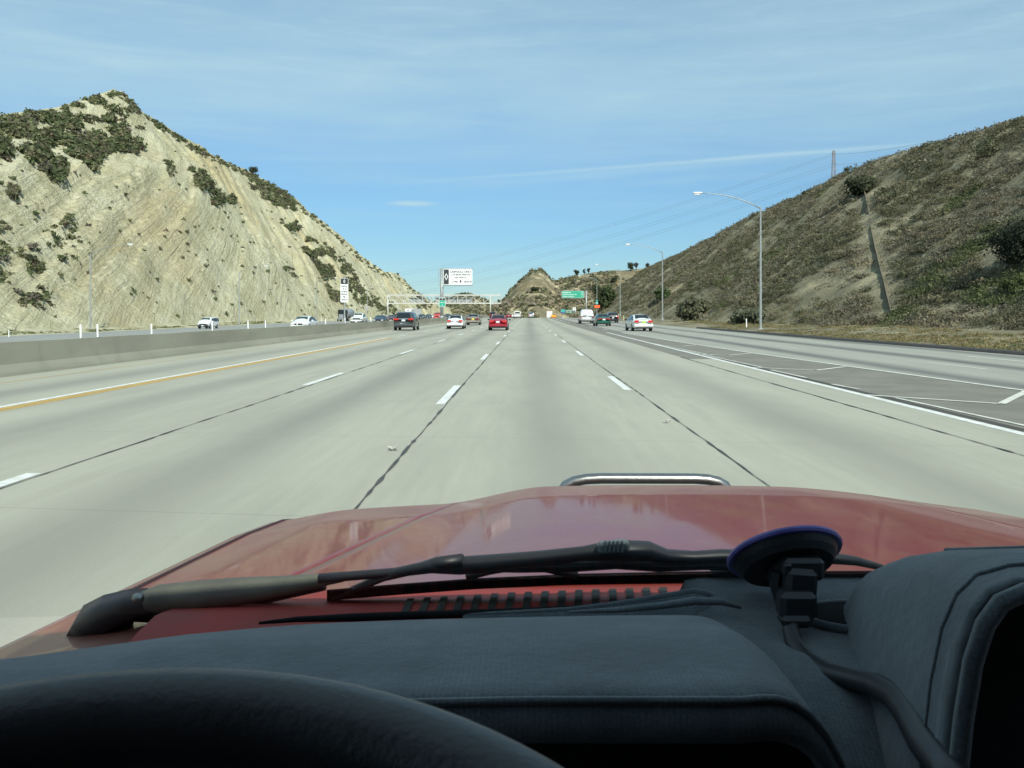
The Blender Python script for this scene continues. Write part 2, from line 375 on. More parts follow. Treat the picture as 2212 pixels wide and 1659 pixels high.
M['hillR'] = hillmat('dry scrub hillside soil', (.23, .21, .145), (.30, .27, .18), (.27, .22, .14), (.15, .135, .09), ((.12, .12, .12), (0, 0, 0)), scrub=(.15, .14, .092))
M['hillM'] = hillmat('ochre scrub hillside', (.28, .235, .145), (.50, .44, .29), (.38, .26, .12), (.12, .105, .065), ((.06, .09, .12), (0, 0, .6)), scrub=(.13, .12, .08), bump=1.0)
M['ground'] = simple('dry earth', (.26, .21, .13), .95, 0, (.18, .15, .09), .15, bump=.3, bscale=3)

ys = np.concatenate([np.arange(20, 90, 4), np.arange(90, 420, .8), np.arange(420, 640, 1.6), np.arange(640, 1000, 4)])
terrain('hill_left', hL, np.concatenate([np.arange(-57.5, -64, -1.5), np.arange(-64, -124, -.8), np.arange(-124, -260, -5)]), ys, M['hillL'], kind='structure')
ys = np.concatenate([np.arange(-30, 20, 4), np.arange(20, 180, .6), np.arange(180, 420, 1.5), np.arange(420, 800, 5)])
terrain('hill_right', hR, np.concatenate([np.arange(18.0, 70, .6), np.arange(70, 330, 4)]), ys, M['hillR'], kind='structure')
terrain('hill_middle', hM, np.arange(-90, 330, 2.5), np.arange(455, 900, 2.5), M['hillM'], kind='structure')
terrain('hill_far', hF, np.arange(-420, 200, 7), np.arange(790, 1500, 7), M['hillM'], kind='structure')
def hG(X, Y): return zr(Y) - .35 - .03 * np.minimum(np.maximum(np.abs(X) - 12, 0), 60)
terrain('ground', hG, np.concatenate([np.arange(-3000, -100, 290), np.arange(-100, 100, 10), np.arange(100, 3001, 290)]), np.concatenate([np.arange(-300, 900, 15), np.arange(900, 6000, 300)]), M['ground'], kind='structure')

# ---------------------------------------------------------------- roads
def roadmat(name, c, c2, dark, period, phase, samt, rough=.85):
    m, t, b = newmat(name); b.inputs['Roughness'].default_value = rough; b.inputs['Specular IOR Level'].default_value = .3
    tcn = nd(t, 'ShaderNodeTexCoord'); o = tcn.outputs['Object']; s = nd(t, 'ShaderNodeSeparateXYZ'); t.links.new(o, s.inputs[0])
    xx = mth(t, 'SUBTRACT', s.outputs[0], mth(t, 'MULTIPLY', mth(t, 'MULTIPLY', s.outputs[1], s.outputs[1]), 1.3e-5))
    wob = mth(t, 'MULTIPLY', mth(t, 'SUBTRACT', noise(t, mapping(t, o, (.3, .03, 1)), 1, 3), .5), .8)
    fr = mth(t, 'FRACT', mth(t, 'ADD', mth(t, 'DIVIDE', mth(t, 'SUBTRACT', mth(t, 'ADD', xx, wob), phase), period), 20))
    d = mth(t, 'ABSOLUTE', mth(t, 'SUBTRACT', fr, .5))
    oil = maprange(t, d, .27, .0); fade = maprange(t, noise(t, mapping(t, o, (.25, .012, 1)), 1, 3), .25, .7, .45, 1.0)
    streak = noise(t, mapping(t, o, (6, .25, 1)), 1, 5, .7); blot = noise(t, mapping(t, o, (.5, .12, 1)), 1, 5, .65)
    c_ = mixc(t, maprange(t, blot, .35, .7), c, c2)
    amt = mth(t, 'MULTIPLY', mth(t, 'MULTIPLY', mth(t, 'MULTIPLY', oil, fade), maprange(t, streak, .25, .75, .7, 1.2)), samt, clamp=True)
    c_ = mixc(t, amt, c_, dark)
    grain = noise(t, o, 45, 4, .8); hs = nd(t, 'ShaderNodeHueSaturation'); t.links.new(c_, hs.inputs['Color'])
    t.links.new(mth(t, 'MULTIPLY', maprange(t, grain, .2, .8, .93, 1.07), maprange(t, streak, .2, .8, .94, 1.05)), hs.inputs['Value'])
    # transverse joints every 4.6 m
    jf = mth(t, 'ABSOLUTE', mth(t, 'SUBTRACT', mth(t, 'FRACT', mth(t, 'DIVIDE', mth(t, 'ADD', s.outputs[1], mth(t, 'MULTIPLY', xx, .12)), 4.6)), .5))
    jm = mth(t, 'MULTIPLY', mth(t, 'LESS_THAN', jf, .0022), .28)
    t.links.new(mixc(t, jm, hs.outputs[0], (.1, .1, .09)), b.inputs['Base Color'])
    bp = nd(t, 'ShaderNodeBump'); bp.inputs['Strength'].default_value = .25; bp.inputs['Distance'].default_value = .01
    t.links.new(grain, bp.inputs['Height']); t.links.new(bp.outputs[0], b.inputs['Normal']); return m
M['conc'] = roadmat('freeway concrete', (.375, .372, .305), (.322, .32, .262), (.20, .198, .17), 3.67, 2.17, .72)
M['conc2'] = roadmat('older concrete', (.33, .33, .285), (.285, .285, .25), (.085, .085, .085), 3.55, 9.35, 1.0)
M['conc3'] = roadmat('opposite concrete', (.30, .31, .29), (.27, .275, .26), (.17, .17, .165), 3.67, -14, .8)
M['asph'] = simple('weathered asphalt', (.20, .195, .165), .9, 0, (.16, .155, .13), .8, bump=.4, bscale=60)
M['asph_dk'] = simple('dark asphalt kerb', (.065, .062, .055), .9, 0, (.05, .048, .044), 3, bump=.4, bscale=60)
M['barrier'] = simple('barrier concrete', (.29, .285, .225), .9, 0, (.235, .23, .18), .5, bump=.2, bscale=30, stretch=(1, .25, 2))
_m = M['barrier']; t = _m.node_tree; b = t.nodes['Principled BSDF']; lk = b.inputs['Base Color'].links[0].from_socket
_o = nd(t, 'ShaderNodeTexCoord').outputs['Object']; _s = nd(t, 'ShaderNodeSeparateXYZ'); t.links.new(_o, _s.inputs[0])
_j = mth(t, 'LESS_THAN', mth(t, 'ABSOLUTE', mth(t, 'SUBTRACT', mth(t, 'FRACT', mth(t, 'DIVIDE', _s.outputs[1], 7.0)), .5)), .0025)
_st = mth(t, 'MULTIPLY', maprange(t, noise(t, mapping(t, _o, (1, .8, .25)), 1.0, 6, .7), .52, .75), .45)
_sc = mth(t, 'MULTIPLY', maprange(t, noise(t, mapping(t, _o, (1, .12, 3)), 1.0, 5, .7), .58, .72), .5)
_c = mixc(t, _st, lk, (.17, .165, .135)); _c = mixc(t, _sc, _c, (.13, .125, .11)); t.links.new(mixc(t, mth(t, 'MULTIPLY', _j, .22), _c, (.09, .09, .08)), b.inputs['Base Color'])
M['pwhite'] = simple('road paint white', (.74, .75, .72), .7, 0, (.56, .57, .53), 5)
M['pwhite_old'] = simple('worn road paint', (.66, .67, .60), .75, 0, (.48, .48, .43), 4)
M['pyellow'] = simple('road paint yellow', (.62, .37, .06), .7, 0, (.48, .29, .06), 5)
M['tar'] = simple('tar seal', (.04, .042, .04), .7, 0, (.09, .09, .08), 9)
def strip(name, xa, xb, y0, y1, dz, m, dy=4.0, zf=zr, **kw):
    ysn = np.unique(np.concatenate([np.arange(y0, y1, dy), [y1]])); fa = xa if callable(xa) else (lambda y: xa + cx(y)); fb = xb if callable(xb) else (lambda y: xb + cx(y))
    A = [[(float(fa(y)) , y, float(zf(y)) + dz), (float(fb(y)), y, float(zf(y)) + dz)] for y in ysn]
    return MB().grid(A).build(name, m, **kw)
strip('road', -14.0, 5.75, -60, 800, 0, M['conc'], kind='structure')
# right roadway
def gl(y): return np.interp(y, [-60, 5, 18.5, 36, 50, 72.8, 110, 200, 800], [15.5, 12.2, 10.5, 9.2, 8.6, 7.95, 7.2, 6.2, 6.0]) + cx(y) * (np.asarray(y) > 100)
def kerb(y): return np.interp(y, [-60, 15, 34, 54, 94, 150, 250, 800], [20.5, 19.8, 19.3, 18.75, 18.1, 18.4, 18.2, 19])
strip('ramp_road', lambda y: gl(y), kerb, -60, 800, .000, M['conc2'], kind='structure')
strip('gore', lambda y: float(5.75 + cx(y)), gl, -60, 420, -.004, M['asph'], kind='structure')
strip('road_shoulder', lambda y: float(5.75 + cx(y)) - .01, lambda y: float(6.85 + cx(y)), -60, 31.3, .004, M['conc'], kind='structure')
A = [[(x + (float(cx(y)) - .05 if x == -13.9 else 0), y, float(opp(x, y))) for x in (-58.5, -50, -40, -30, -20, -13.9)] for y in np.arange(-60, 1000, 4.0)]
MB().grid(A).build('opposite_road', M['conc3'], kind='structure')
# painted lines
def lines():
    w = MB(); o = MB(); yl = MB()
    def seg(mb, x, y0, y1, wd, dz=.004):
        yy = np.unique(np.concatenate([np.arange(y0, y1, 5), [y1]]))
        mb.grid([[(x + float(cx(y)) - wd / 2, y, float(zr(y)) + dz), (x + float(cx(y)) + wd / 2, y, float(zr(y)) + dz)] for y in yy])
    for x, s0 in ((-1.55, 15.8), (-5.03, 20.0), (2.17, 18.7)):
        for k in range(-4, 19):
            y0 = s0 + k * 15.1
            if y0 < -20: continue
            seg(w, x, y0, y0 + 4.1, .16)
    seg(w, -9.17, -30, 58, .15); seg(yl, -8.98, -30, 58, .13); seg(yl, -8.80, -30, 58, .10)
    for k in range(14): seg(w, -9.0, 62 + 15.1 * k, 66.2 + 15.1 * k, .13); seg(o, -9.5, 66 + 12 * k, 67 + 12 * k, .1)
    seg(yl, -12.3, -20, 42, .05)
    seg(w, 6.72, -20, 74, .17, .008)
    def poly(mb, pts, wd, dz=.006):
        pts = [Vector((p[0], p[1], 0)) for p in pts]
        L = []; 
        for i, p in enumerate(pts):
            d = (pts[min(i + 1, len(pts) - 1)] - pts[max(i - 1, 0)]).normalized(); n = Vector((-d.y, d.x, 0)) * wd / 2
            L.append([(p.x - n.x, p.y - n.y, float(zr(p.y)) + dz), (p.x + n.x, p.y + n.y, float(zr(p.y)) + dz)])
        mb.grid(L)
    c8 = lambda x, y: G((2100 + .9024 * x) / 1.8517, (1250 + .9024 * y) / 1.8517)
    poly(o, [(float(gl(y)) + .06, y) for y in np.arange(-20, 76, 3.0)], .16)
    for k in range(9): y = 84 + 15 * k; poly(o, [(float(gl(y)) + .06, y), (float(gl(y + 4)) + .06, y + 4)], .13)
    for ch in ([(1500, 365), (2110, 405)], [(2110, 405), (2250, 336)], [(1000, 243), (1290, 257)], [(1290, 257), (1420, 240)], [(750, 184), (900, 190)], [(900, 190), (1000, 181)], [(570, 147), (700, 149)], [(700, 149), (765, 143)], [(480, 122), (590, 123)]):
        poly(o, [c8(*p) for p in ch], .15)
    for ch in ([(570, 138), (830, 190)], [(700, 168), (1050, 243)], [(1090, 255), (1250, 290)], [(1360, 318), (1480, 340)], [(1640, 378), (2230, 505)]):
        a, b_ = c8(*ch[0]), c8(*ch[1]); poly(o, [(a[0] + (b_[0] - a[0]) * i / 6, a[1] + (b_[1] - a[1]) * i / 6) for i in range(7)], .09)
    for k in range(-2, 14):
        for off in (3.55, 7.1):
            y = 10.5 + 15.1 * k + (4 if off > 5 else 0); x0 = float(np.interp(y, [0, 25, 40, 72, 200], [10.9, 9.9, 9.1, 8.1, 7.2]))
            poly(o, [(x0 + off, y), (x0 + off - .05, y + 3.8)], .11)
    poly(o, [(17.2 - .012 * y, y) for y in np.arange(-10, 100, 6.0)], .06)
    w.build('lane_markings', M['pwhite'], kind='structure'); o.build('worn_road_markings', M['pwhite_old'], kind='structure'); yl.build('yellow_edge_line', M['pyellow'], kind='structure')
    wo = MB()
    for x in (-18.5, -22.2, -25.9, -29.6, -33.3, -44):
        for k in range(22):
            y = 20 + 15.1 * k; wo.grid([[(x - .06, yy, float(opp(x, yy)) + .006), (x + .06, yy, float(opp(x, yy)) + .006)] for yy in (y, y + 2, y + 4)])
    for x in (-15.5, -56.5): wo.grid([[(x - .06, yy, float(opp(x, yy)) + .006), (x + .06, yy, float(opp(x, yy)) + .006)] for yy in np.arange(0, 400, 6)])
    wo.build('opposite_lane_markings', M['pwhite_old'], kind='structure')
lines()
def crack(mb, x0, ya, yb, w0, gap, seed, dz=.0095):
    y = ya; L = []; r = random.Random(seed)
    ph = 0.0
    while y < yb:
        wv = w0 * (.35 + r.random() ** 2 * 1.5); ph += r.uniform(-.007, .007); ph *= .93
        if r.random() < gap: wv = .005
        x = x0 + ph + float(cx(y)); L.append([(x - wv / 2, y, float(zr(y)) + dz), (x + wv / 2, y, float(zr(y)) + dz)]); y += r.uniform(.12, .35) * (1 + y / 25)
    mb.grid(L)
j = MB(); crack(j, -1.43, -5, 90, .032, .02, 1); crack(j, 2.30, -5, 70, .024, .06, 2); crack(j, 5.72, -5, 33, .032, .0, 3); crack(j, -4.90, -5, 60, .03, .12, 4)
crack(j, -9.0 + .17, -5, 20, .004, .5, 5); j.build('road_joint_seal', M['tar'], kind='structure')
# dark strips where the gore asphalt meets the concrete
strip('asphalt_seam', lambda y: float(6.85 + cx(y)), lambda y: float(6.85 + cx(y)) + .22, -10, 31.3, .001, M['asph_dk'], kind='structure')
# kerb berm
prof = [(-.16, -.03), (-.10, .10), (.04, .15), (.22, .15), (.34, .02), (.4, -.1)]
MB().grid([[(float(kerb(y)) + p[0], y, float(zr(y)) + p[1]) for p in prof] for y in np.arange(-30, 94, 1.5)]).build('asphalt_kerb', M['asph_dk'], smooth=True, kind='structure')
# median barrier
def barrier():
    pr = [(.36, 0), (.33, .08), (.20, .30), (.13, .87), (-.13, .87), (-.25, .30), (-.36, 0), (-.40, -.5)]
    g = [[(-13.72 + float(cx(y)) + p[0] + (.012 * math.sin(y * 1.3) if p[1] > .8 else 0), y, float(zr(y)) + p[1] * (1 + .006 * math.sin(y * .9))) for p in pr] for y in np.arange(-20, 700, 2.0)]
    MB().grid(g).build('median_barrier', M['barrier'], label='long grey concrete barrier dividing the two directions of the freeway', cat='barrier')
barrier()
# ---------------------------------------------------------------- vegetation
def leafmesh(name, C, Rr, Hh, N, Col, m, parent=None, lean=.0, size=.30, seed=1, dome=True, origin=(0, 0, 0), **kw):
    """clumps of small leaf faces: C centres (n,3), Rr radii, Hh heights, N leaves each, Col colours"""
    g = np.random.default_rng(seed); idx = np.repeat(np.arange(len(C)), N); k = len(idx)
    d = g.normal(size=(k, 3)); d /= np.linalg.norm(d, axis=1)[:, None]
    rad = g.random(k) ** .45
    lump = 1 + .35 * np.sin(d[:, 0] * 4 + idx * 1.7) * np.cos(d[:, 1] * 5 + idx * .9)
    p = d * (rad * lump)[:, None]
    if dome: p[:, 2] = np.abs(p[:, 2])
    p = p * np.stack([Rr[idx], Rr[idx], Hh[idx]], -1) + C[idx] - np.array(origin)
    nrm = d + g.normal(size=(k, 3)) * .42 + np.array([0, 0, .3]); nrm /= np.linalg.norm(nrm, axis=1)[:, None]
    u = np.cross(nrm, g.normal(size=(k, 3))); u /= np.linalg.norm(u, axis=1)[:, None]; v = np.cross(nrm, u)
    s = ((size[idx] if isinstance(size, np.ndarray) else size) * np.minimum(Rr, Hh * 1.3)[idx] * (.6 + .8 * g.random(k)))[:, None]
    q = np.stack([p - u * s - v * s * .55, p + u * s * .9 - v * s * .7, p + u * s + v * s * .6, p - u * s * .8 + v * s * .7], 1)
    me = bpy.data.meshes.new(name); me.vertices.add(k * 4); me.vertices.foreach_set('co', q.reshape(-1).astype(np.float32))
    me.loops.add(k * 4); me.loops.foreach_set('vertex_index', np.arange(k * 4, dtype=np.int32)); me.polygons.add(k)
    me.polygons.foreach_set('loop_start', (np.arange(k) * 4).astype(np.int32))
    try: me.polygons.foreach_set('loop_total', np.full(k, 4, np.int32))
    except Exception: pass
    me.update(calc_edges=True)
    ca = me.color_attributes.new('tint', 'FLOAT_COLOR', 'POINT'); cc_ = Col[idx] * (.78 + .45 * g.random(k))[:, None]
    cc_ = np.concatenate([cc_, np.ones((k, 1))], 1); ca.data.foreach_set('color', np.repeat(cc_, 4, 0).reshape(-1).astype(np.float32))
    me.materials.append(m); o = bpy.data.objects.new(name, me); COL.objects.link(o)
    if parent: o.parent = parent
    return tag(o, **kw)
OLIVE = np.array([(.100, .105, .056), (.125, .12, .068), (.085, .095, .05), (.145, .135, .08)])
GREY = np.array([(.25, .215, .165), (.20, .18, .12), (.27, .245, .185), (.18, .17, .10), (.22, .17, .125), (.30, .25, .16), (.23, .20, .16)])
def inpoly(x, y, poly):
    c = False; j = len(poly) - 1
    for i in range(len(poly)):
        if (poly[i][1] > y) != (poly[j][1] > y) and x < (poly[j][0] - poly[i][0]) * (y - poly[i][1]) / (poly[j][1] - poly[i][1]) + poly[i][0]: c = not c
        j = i
    return c
def scrub_left():
    r = random.Random(3); pts = []
    def polyfill(poly, n, rm, rM):
        xs_ = [p[0] for p in poly]; ys_ = [p[1] for p in poly]; k = 0; tries = 0
        while k < n and tries < n * 12:
            tries += 1; x, y = r.uniform(min(xs_), max(xs_)), r.uniform(min(ys_), max(ys_))
            if not inpoly(x, y, poly): continue
            if vnoise(np.array(x / 26.0 + 3), np.array(y / 13.0), 4) < .40: continue
            h = hit(x, y, hLf, 95, 900, 500)
            if h: pts.append((*h, r.uniform(rm, rM))); k += 1
    hLf = lambda X, Y: hL(X, Y)
    polyfill([(-40, 275), (60, 262), (130, 250), (200, 222), (255, 205), (290, 235), (270, 262), (200, 262), (130, 275), (60, 285), (-40, 290)], 130, .6, 1.5)
    polyfill([(-40, 268), (40, 262), (120, 255), (190, 262), (260, 262), (300, 285), (306, 328), (280, 345), (240, 330), (190, 352), (140, 335), (110, 318), (60, 300), (-40, 296)], 380, .8, 1.9)
    polyfill([(38, 325), (90, 310), (130, 330), (140, 385), (120, 397), (80, 370)], 170, .9, 1.7)
    polyfill([(140, 300), (220, 305), (300, 305), (300, 335), (230, 335), (200, 372), (160, 345)], 220, .8, 1.7)
    polyfill([(-30, 300), (25, 315), (20, 350), (-30, 335)], 60, .8, 1.6)
    polyfill([(262, 262), (320, 285), (316, 294), (270, 275)], 60, .5, 1.0)
    polyfill([(412, 368), (440, 370), (458, 400), (482, 430), (476, 455), (456, 440), (430, 405)], 150, .7, 1.5)
    polyfill([(355, 345), (372, 352), (385, 395), (378, 405), (362, 375)], 50, .4, .9)
    polyfill([(486, 426), (510, 428), (506, 442), (490, 440)], 25, .7, 1.2)
    polyfill([(528, 378), (560, 382), (620, 418), (650, 448), (640, 462), (590, 445), (545, 415)], 230, .7, 1.6)
    polyfill([(600, 470), (640, 480), (690, 540), (745, 625), (700, 600), (650, 535)], 300, .7, 1.5)
    polyfill([(660, 520), (700, 525), (760, 580), (790, 640), (812, 668), (770, 655), (730, 600)], 260, .7, 1.5)
    polyfill([(690, 590), (730, 610), (745, 660), (715, 650)], 90, .7, 1.4)
    polyfill([(610, 580), (630, 575), (640, 600), (622, 596)], 20, .6, 1.1)
    polyfill([(870, 612), (940, 650), (960, 676), (900, 668)], 60, .8, 1.8)
    polyfill([(110, 470), (160, 484), (175, 530), (150, 580), (110, 540)], 34, .4, .9)
    polyfill([(-30, 480), (40, 490), (80, 540), (30, 570), (-30, 560)], 34, .5, 1.0)
    polyfill([(-30, 590), (55, 600), (120, 640), (90, 680), (0, 670)], 34, .5, 1.1)
    polyfill([(55, 560), (95, 570), (85, 600), (60, 595)], 30, .5, 1.0)
    polyfill([(0, 390), (40, 410), (60, 450), (20, 440)], 35, .5, 1.0)
    polyfill([(795, 630), (835, 640), (872, 688), (838, 690), (810, 665)], 110, .7, 1.5)
    # the ridge line
    for i in range(430):
        x = r.uniform(255, 910) if i % 5 else r.uniform(-10, 255); y = float(np.interp(x, silL[:, 0], silL[:, 1])) + r.uniform(1, 9) ** 1.15
        h = hit(x, y, hLf, 95, 1000, 700)
        if h: pts.append((*h, r.uniform(.5, 1.3)))
    for i in range(430):           # scattered small tufts
        x = r.uniform(-20, 900); y = r.uniform(np.interp(x, silL[:, 0], silL[:, 1]) + 10, 690)
        if vnoise(np.array(x / 40.0), np.array(y / 40.0), 14) < .45 and i % 3: continue
        h = hit(x, y, hLf, 95, 900, 400)
        if h: pts.append((*h, r.uniform(.25, .8)))
    a = np.array(pts); n = len(a); col = OLIVE[rng.integers(0, 4, n)] * rng.uniform(1.0, 1.45, n)[:, None] * np.array([.95, 1.06, .95]); dry = rng.random(n) < .2; col[dry] = GREY[rng.integers(0, 7, dry.sum())] * .6
    leafmesh('hillside_scrub', a[:, :3] - [0, 0, .1], a[:, 3], a[:, 3] * .85, np.full(n, 44), col, M['leaf'], seed=5, size=.24, label='dark olive scrub clinging in patches to the pale cut hillside', cat='scrub', kind='stuff')
scrub_left()
DRAIN = sorted([h_ for h_ in (hit(x, y, hR, 40, 260, 1500) for x, y in ((1866, 405), (1872, 430), (1878, 460), (1884, 500), (1894, 545), (1905, 590), (1912, 615), (1919, 645), (1928, 680))) if h_], key=lambda p: p[1])
def scrub_right():
    g = np.random.default_rng(23); n = 24000
    Y = 20 + 430 * g.random(n) ** 1.5; a = 24 + (68 - 24) * g.random(n)
    ft = np.interp(Y, [0, 60, 90, 150, 400], [30, 29.5, 26.5, 25.5, 24])
    keep = (a > ft - .8 + 1.5 * g.random(n)) & ((vnoise(a / 5, Y / 5, 9) > .30) | (g.random(n) < .15))
    sandy = (Y > 84) & (a < ft + 5 + 3 * np.sin(Y / 11)); keep &= ~(sandy & (g.random(n) < .8))
    dp = np.array(DRAIN); dr = np.abs(a - np.interp(a * 0 + Y, dp[:, 1], dp[:, 0])) < 1.3; keep &= ~(dr & (Y > dp[0, 1]) & (Y < dp[-1, 1]))
    keep &= (a / Y * F + VX < 2620)
    Y, a = Y[keep], a[keep]; n = len(Y); Z = hR(a, Y); print('scrub', n)
    rr = g.uniform(.45, 1.15, n) * np.where(g.random(n) < .08, 1.5, 1); cl = vnoise(a / 9, Y / 9, 71)
    col = GREY[g.integers(0, 7, n)] * .42 + GREY.mean(0) * .30; col *= np.array([1.09, 1.13, 1.08]); col *= g.uniform(.8, 1.1, n)[:, None]
    ol = (cl + g.normal(0, .10, n)) > .60; col[ol] = (OLIVE[g.integers(0, 4, ol.sum())] * np.array([1.08, 1.03, 1.1])) * g.uniform(.85, 1.25, ol.sum())[:, None]
    grn = (vnoise(a / 7, Y / 7, 90) > .86); col[grn] = np.array([.10, .115, .05]) * g.uniform(.8, 1.3, grn.sum())[:, None]
    N = np.where(Y < 60, 380, np.where(Y < 110, 190, np.where(Y < 200, 64, 30))); sz = np.where(Y < 60, .075, np.where(Y < 110, .095, np.where(Y < 200, .14, .2)))
    leafmesh('hillside_scrub', np.stack([a, Y, Z - .12], -1), rr * 1.2, rr * .55, N, col, M['leaf'], seed=6, size=sz, label='dense grey-brown and olive chaparral covering the right hillside', cat='scrub', kind='stuff')
    # dry grass on the verge
    n = 12000; Y = 16 + 120 * g.random(n) ** 1.3; a = np.interp(Y, [15, 34, 54, 94, 150], [20.6, 20.1, 19.6, 19.6, 21]) + 10 * g.random(n) ** 1.3; k = vnoise(a / 2.4, Y / 2.4, 19) > .40; k &= (Y < 95) | (a > 22.5); Y, a = Y[k], a[k]; n = len(Y)
    DG = np.array([(.27, .22, .11), (.21, .18, .09), (.12, .14, .05), (.25, .19, .10)])
    leafmesh('verge_grass', np.stack([a, Y, hR(a, Y) - .03], -1), g.uniform(.15, .42, n), g.uniform(.06, .2, n), np.full(n, 26), DG[g.integers(0, 4, n)], M['leaf'], seed=8, size=.15, label='dry tan grass and weeds on the verge beyond the asphalt kerb', cat='grass', kind='stuff')
    n = 1500; Y = 95 + 130 * g.random(n); a = 60.5 + 5 * g.random(n) ** 1.5; k = vnoise(a / 2, Y / 5, 29) > .52; Y, a = Y[k], a[k]; n = len(Y)
    leafmesh('verge_grass', np.stack([-a, Y, hL(-a, Y) - .03], -1), g.uniform(.2, .6, n), g.uniform(.08, .22, n), np.full(n, 16), np.array([(.10, .12, .045), (.16, .16, .07)])[g.integers(0, 2, n)], M['leaf'], seed=9, size=.24, label='thin green weeds at the foot of the pale cut slope', cat='grass', kind='stuff')
scrub_right()
def scrub_mid():
    g = np.random.default_rng(29); n = 7500; X = g.uniform(-70, 230, n); Y = g.uniform(470, 650, n)
    k = (vnoise(X / 14, Y / 22, 49) > .42) & (g.random(n) < .9); X, Y = X[k], Y[k]; n = len(X)
    rr = g.uniform(.9, 2.3, n); rr[g.random(n) < .03] *= 1.7; col = OLIVE[g.integers(0, 4, n)] * g.uniform(1.0, 1.9, n)[:, None]; k = g.random(n) < .4; col[k] = GREY[g.integers(0, 7, k.sum())]
    leafmesh('hillside_scrub', np.stack([X, Y, hM(X, Y) - .2], -1), rr, rr * .8, np.full(n, 16), col, M['leaf'], seed=12, size=.34, label='olive brush speckling the ochre hill beyond the crest of the road', cat='scrub', kind='stuff')
    n = 3500; X = g.uniform(-300, 60, n); Y = g.uniform(830, 1160, n); rr = g.uniform(1.5, 4, n); k = vnoise(X / 30, Y / 40, 59) > .45; X, Y, rr = X[k], Y[k], rr[k]; n = len(X)
    leafmesh('hillside_scrub', np.stack([X, Y, hF(X, Y) - .3], -1), rr, rr * .8, np.full(n, 12), OLIVE[g.integers(0, 4, n)] * 1.5, M['leaf'], seed=13, size=.36, label='dark brush on the farthest hill behind the sign gantry', cat='scrub', kind='stuff')
scrub_mid()
def tree(name, loc, R_, H, label, lobes=7, trunk=.3, col=(.055, .062, .034), n=220, seed=1, group=None, cat='tree', leaf=.15):
    r = random.Random(seed); t = empty(name, loc, label=label, cat=cat, group=group); mb = MB()
    mb.tube([(0, 0, -.5), (.03 * H, 0, H * trunk), (0, .02 * H, H * .7)], [.05 * H, .035 * H, .012 * H], 7)
    C = []; 
    for i in range(lobes):
        a = i * 2.4 + r.random(); q = r.uniform(.2, .65) * R_; z = r.uniform(trunk + .1, .86) * H
        C.append((q * math.cos(a), q * math.sin(a), z)); mb.tube([(.02 * H, 0, H * trunk * .8), (C[-1][0] * .6, C[-1][1] * .6, (z + H * trunk) / 2), C[-1]], [.022 * H, .014 * H, .006 * H], 5)
    mb.build('trunk', M['bark'], t, smooth=True)
    C = np.array(C); rr = np.array([r.uniform(.38, .58) * R_ for _ in C]); cl = np.array([np.array(col) * r.uniform(.75, 1.35) for _ in C])
    leafmesh('crown', C, rr, rr * .8 * min(1.3, H / (2 * R_) + .4), np.full(len(C), n), cl, M['leaf'], t, seed=seed, size=leaf, dome=False); return t
def ontop(x, y, h, y0, y1):
    q = hit(x, y, h, y0, y1, 1500)
    return q
def T(x, y, h, y0, y1, **k):
    q = None; yy = y
    while q is None and yy < y + 25: q = hit(x, yy, h, y0, y1, 1500); yy += 1
    if q: tree(loc=q, **k)
    else: print('no hit', x, y)
T(547, 379, hL, 300, 500, name='ridge_tree', R_=2.4, H=3.6, label='small round tree standing alone on the left ridge against the sky', lobes=9, trunk=.35, n=90, seed=3)
T(1828, 375, hR, 120, 300, name='ridge_tree', R_=1.0, H=1.5, label='little dark tree on the right ridge just right of the lattice pylon', lobes=5, n=60, seed=4)
T(1849, 368, hR, 120, 300, name='ridge_tree', R_=.45, H=1.3, label='thin bushy sapling on the right ridge, right of the little dark tree', lobes=4, n=40, seed=5)
T(1855, 425, hR, 60, 300, name='large_bush', R_=2.9, H=3.2, trunk=.12, label='large dark green bush high on the right hill at the top of the drain', cat='bush', lobes=10, n=200, seed=6)
T(1742, 422, hR, 60, 300, name='large_bush', R_=1.1, H=1.2, trunk=.12, label='dark bush on the right skyline, left of the pylon', cat='bush', lobes=6, n=90, seed=7)
T(1500, 690, hR, 60, 200, name='large_bush', R_=3.4, H=2.8, trunk=.1, label='rounded olive bush at the foot of the right hill behind the second lamp post', cat='bush', lobes=18, n=200, seed=8, col=(.115, .12, .07))
T(1620, 700, hR, 60, 200, name='large_bush', R_=2.6, H=1.5, trunk=.1, label='grey green bush at the hill foot just left of the nearest lamp post', cat='bush', lobes=9, n=180, seed=18, col=(.10, .11, .07))
T(2235, 560, hR, 20, 120, name='oak_tree', R_=3.3, H=2.7, trunk=.12, label='low wide very dark oak on the right hillside at the edge of the view', lobes=22, n=1100, seed=9, col=(.03, .036, .022), leaf=.055)  # leaf colour darkened to stand for the shadow zone on this slope
T(2205, 630, hR, 20, 120, name='large_bush', R_=1.6, H=1.0, trunk=.12, label='bright green bush below the big dark oak', cat='bush', lobes=10, n=260, seed=10, col=(.10, .12, .045), leaf=.11)
T(1306, 668, hR, 150, 400, name='roadside_tree', R_=4.6, H=9.0, trunk=.12, label='large dense dark green tree behind the lamp post with the orange sign', lobes=14, n=200, seed=12, col=(.05, .07, .03))
T(1230, 680, hR, 330, 700, name='roadside_tree', R_=3.0, H=4.8, trunk=.1, label='dark green tree left of the speed limit sign near the road crest', lobes=9, n=120, seed=13)
T(1430, 650, hR, 100, 300, name='large_bush', R_=2.4, H=2.8, trunk=.1, label='green bush on the right slope between the two middle lamp posts', cat='bush', lobes=8, n=120, seed=14, col=(.07, .10, .04))
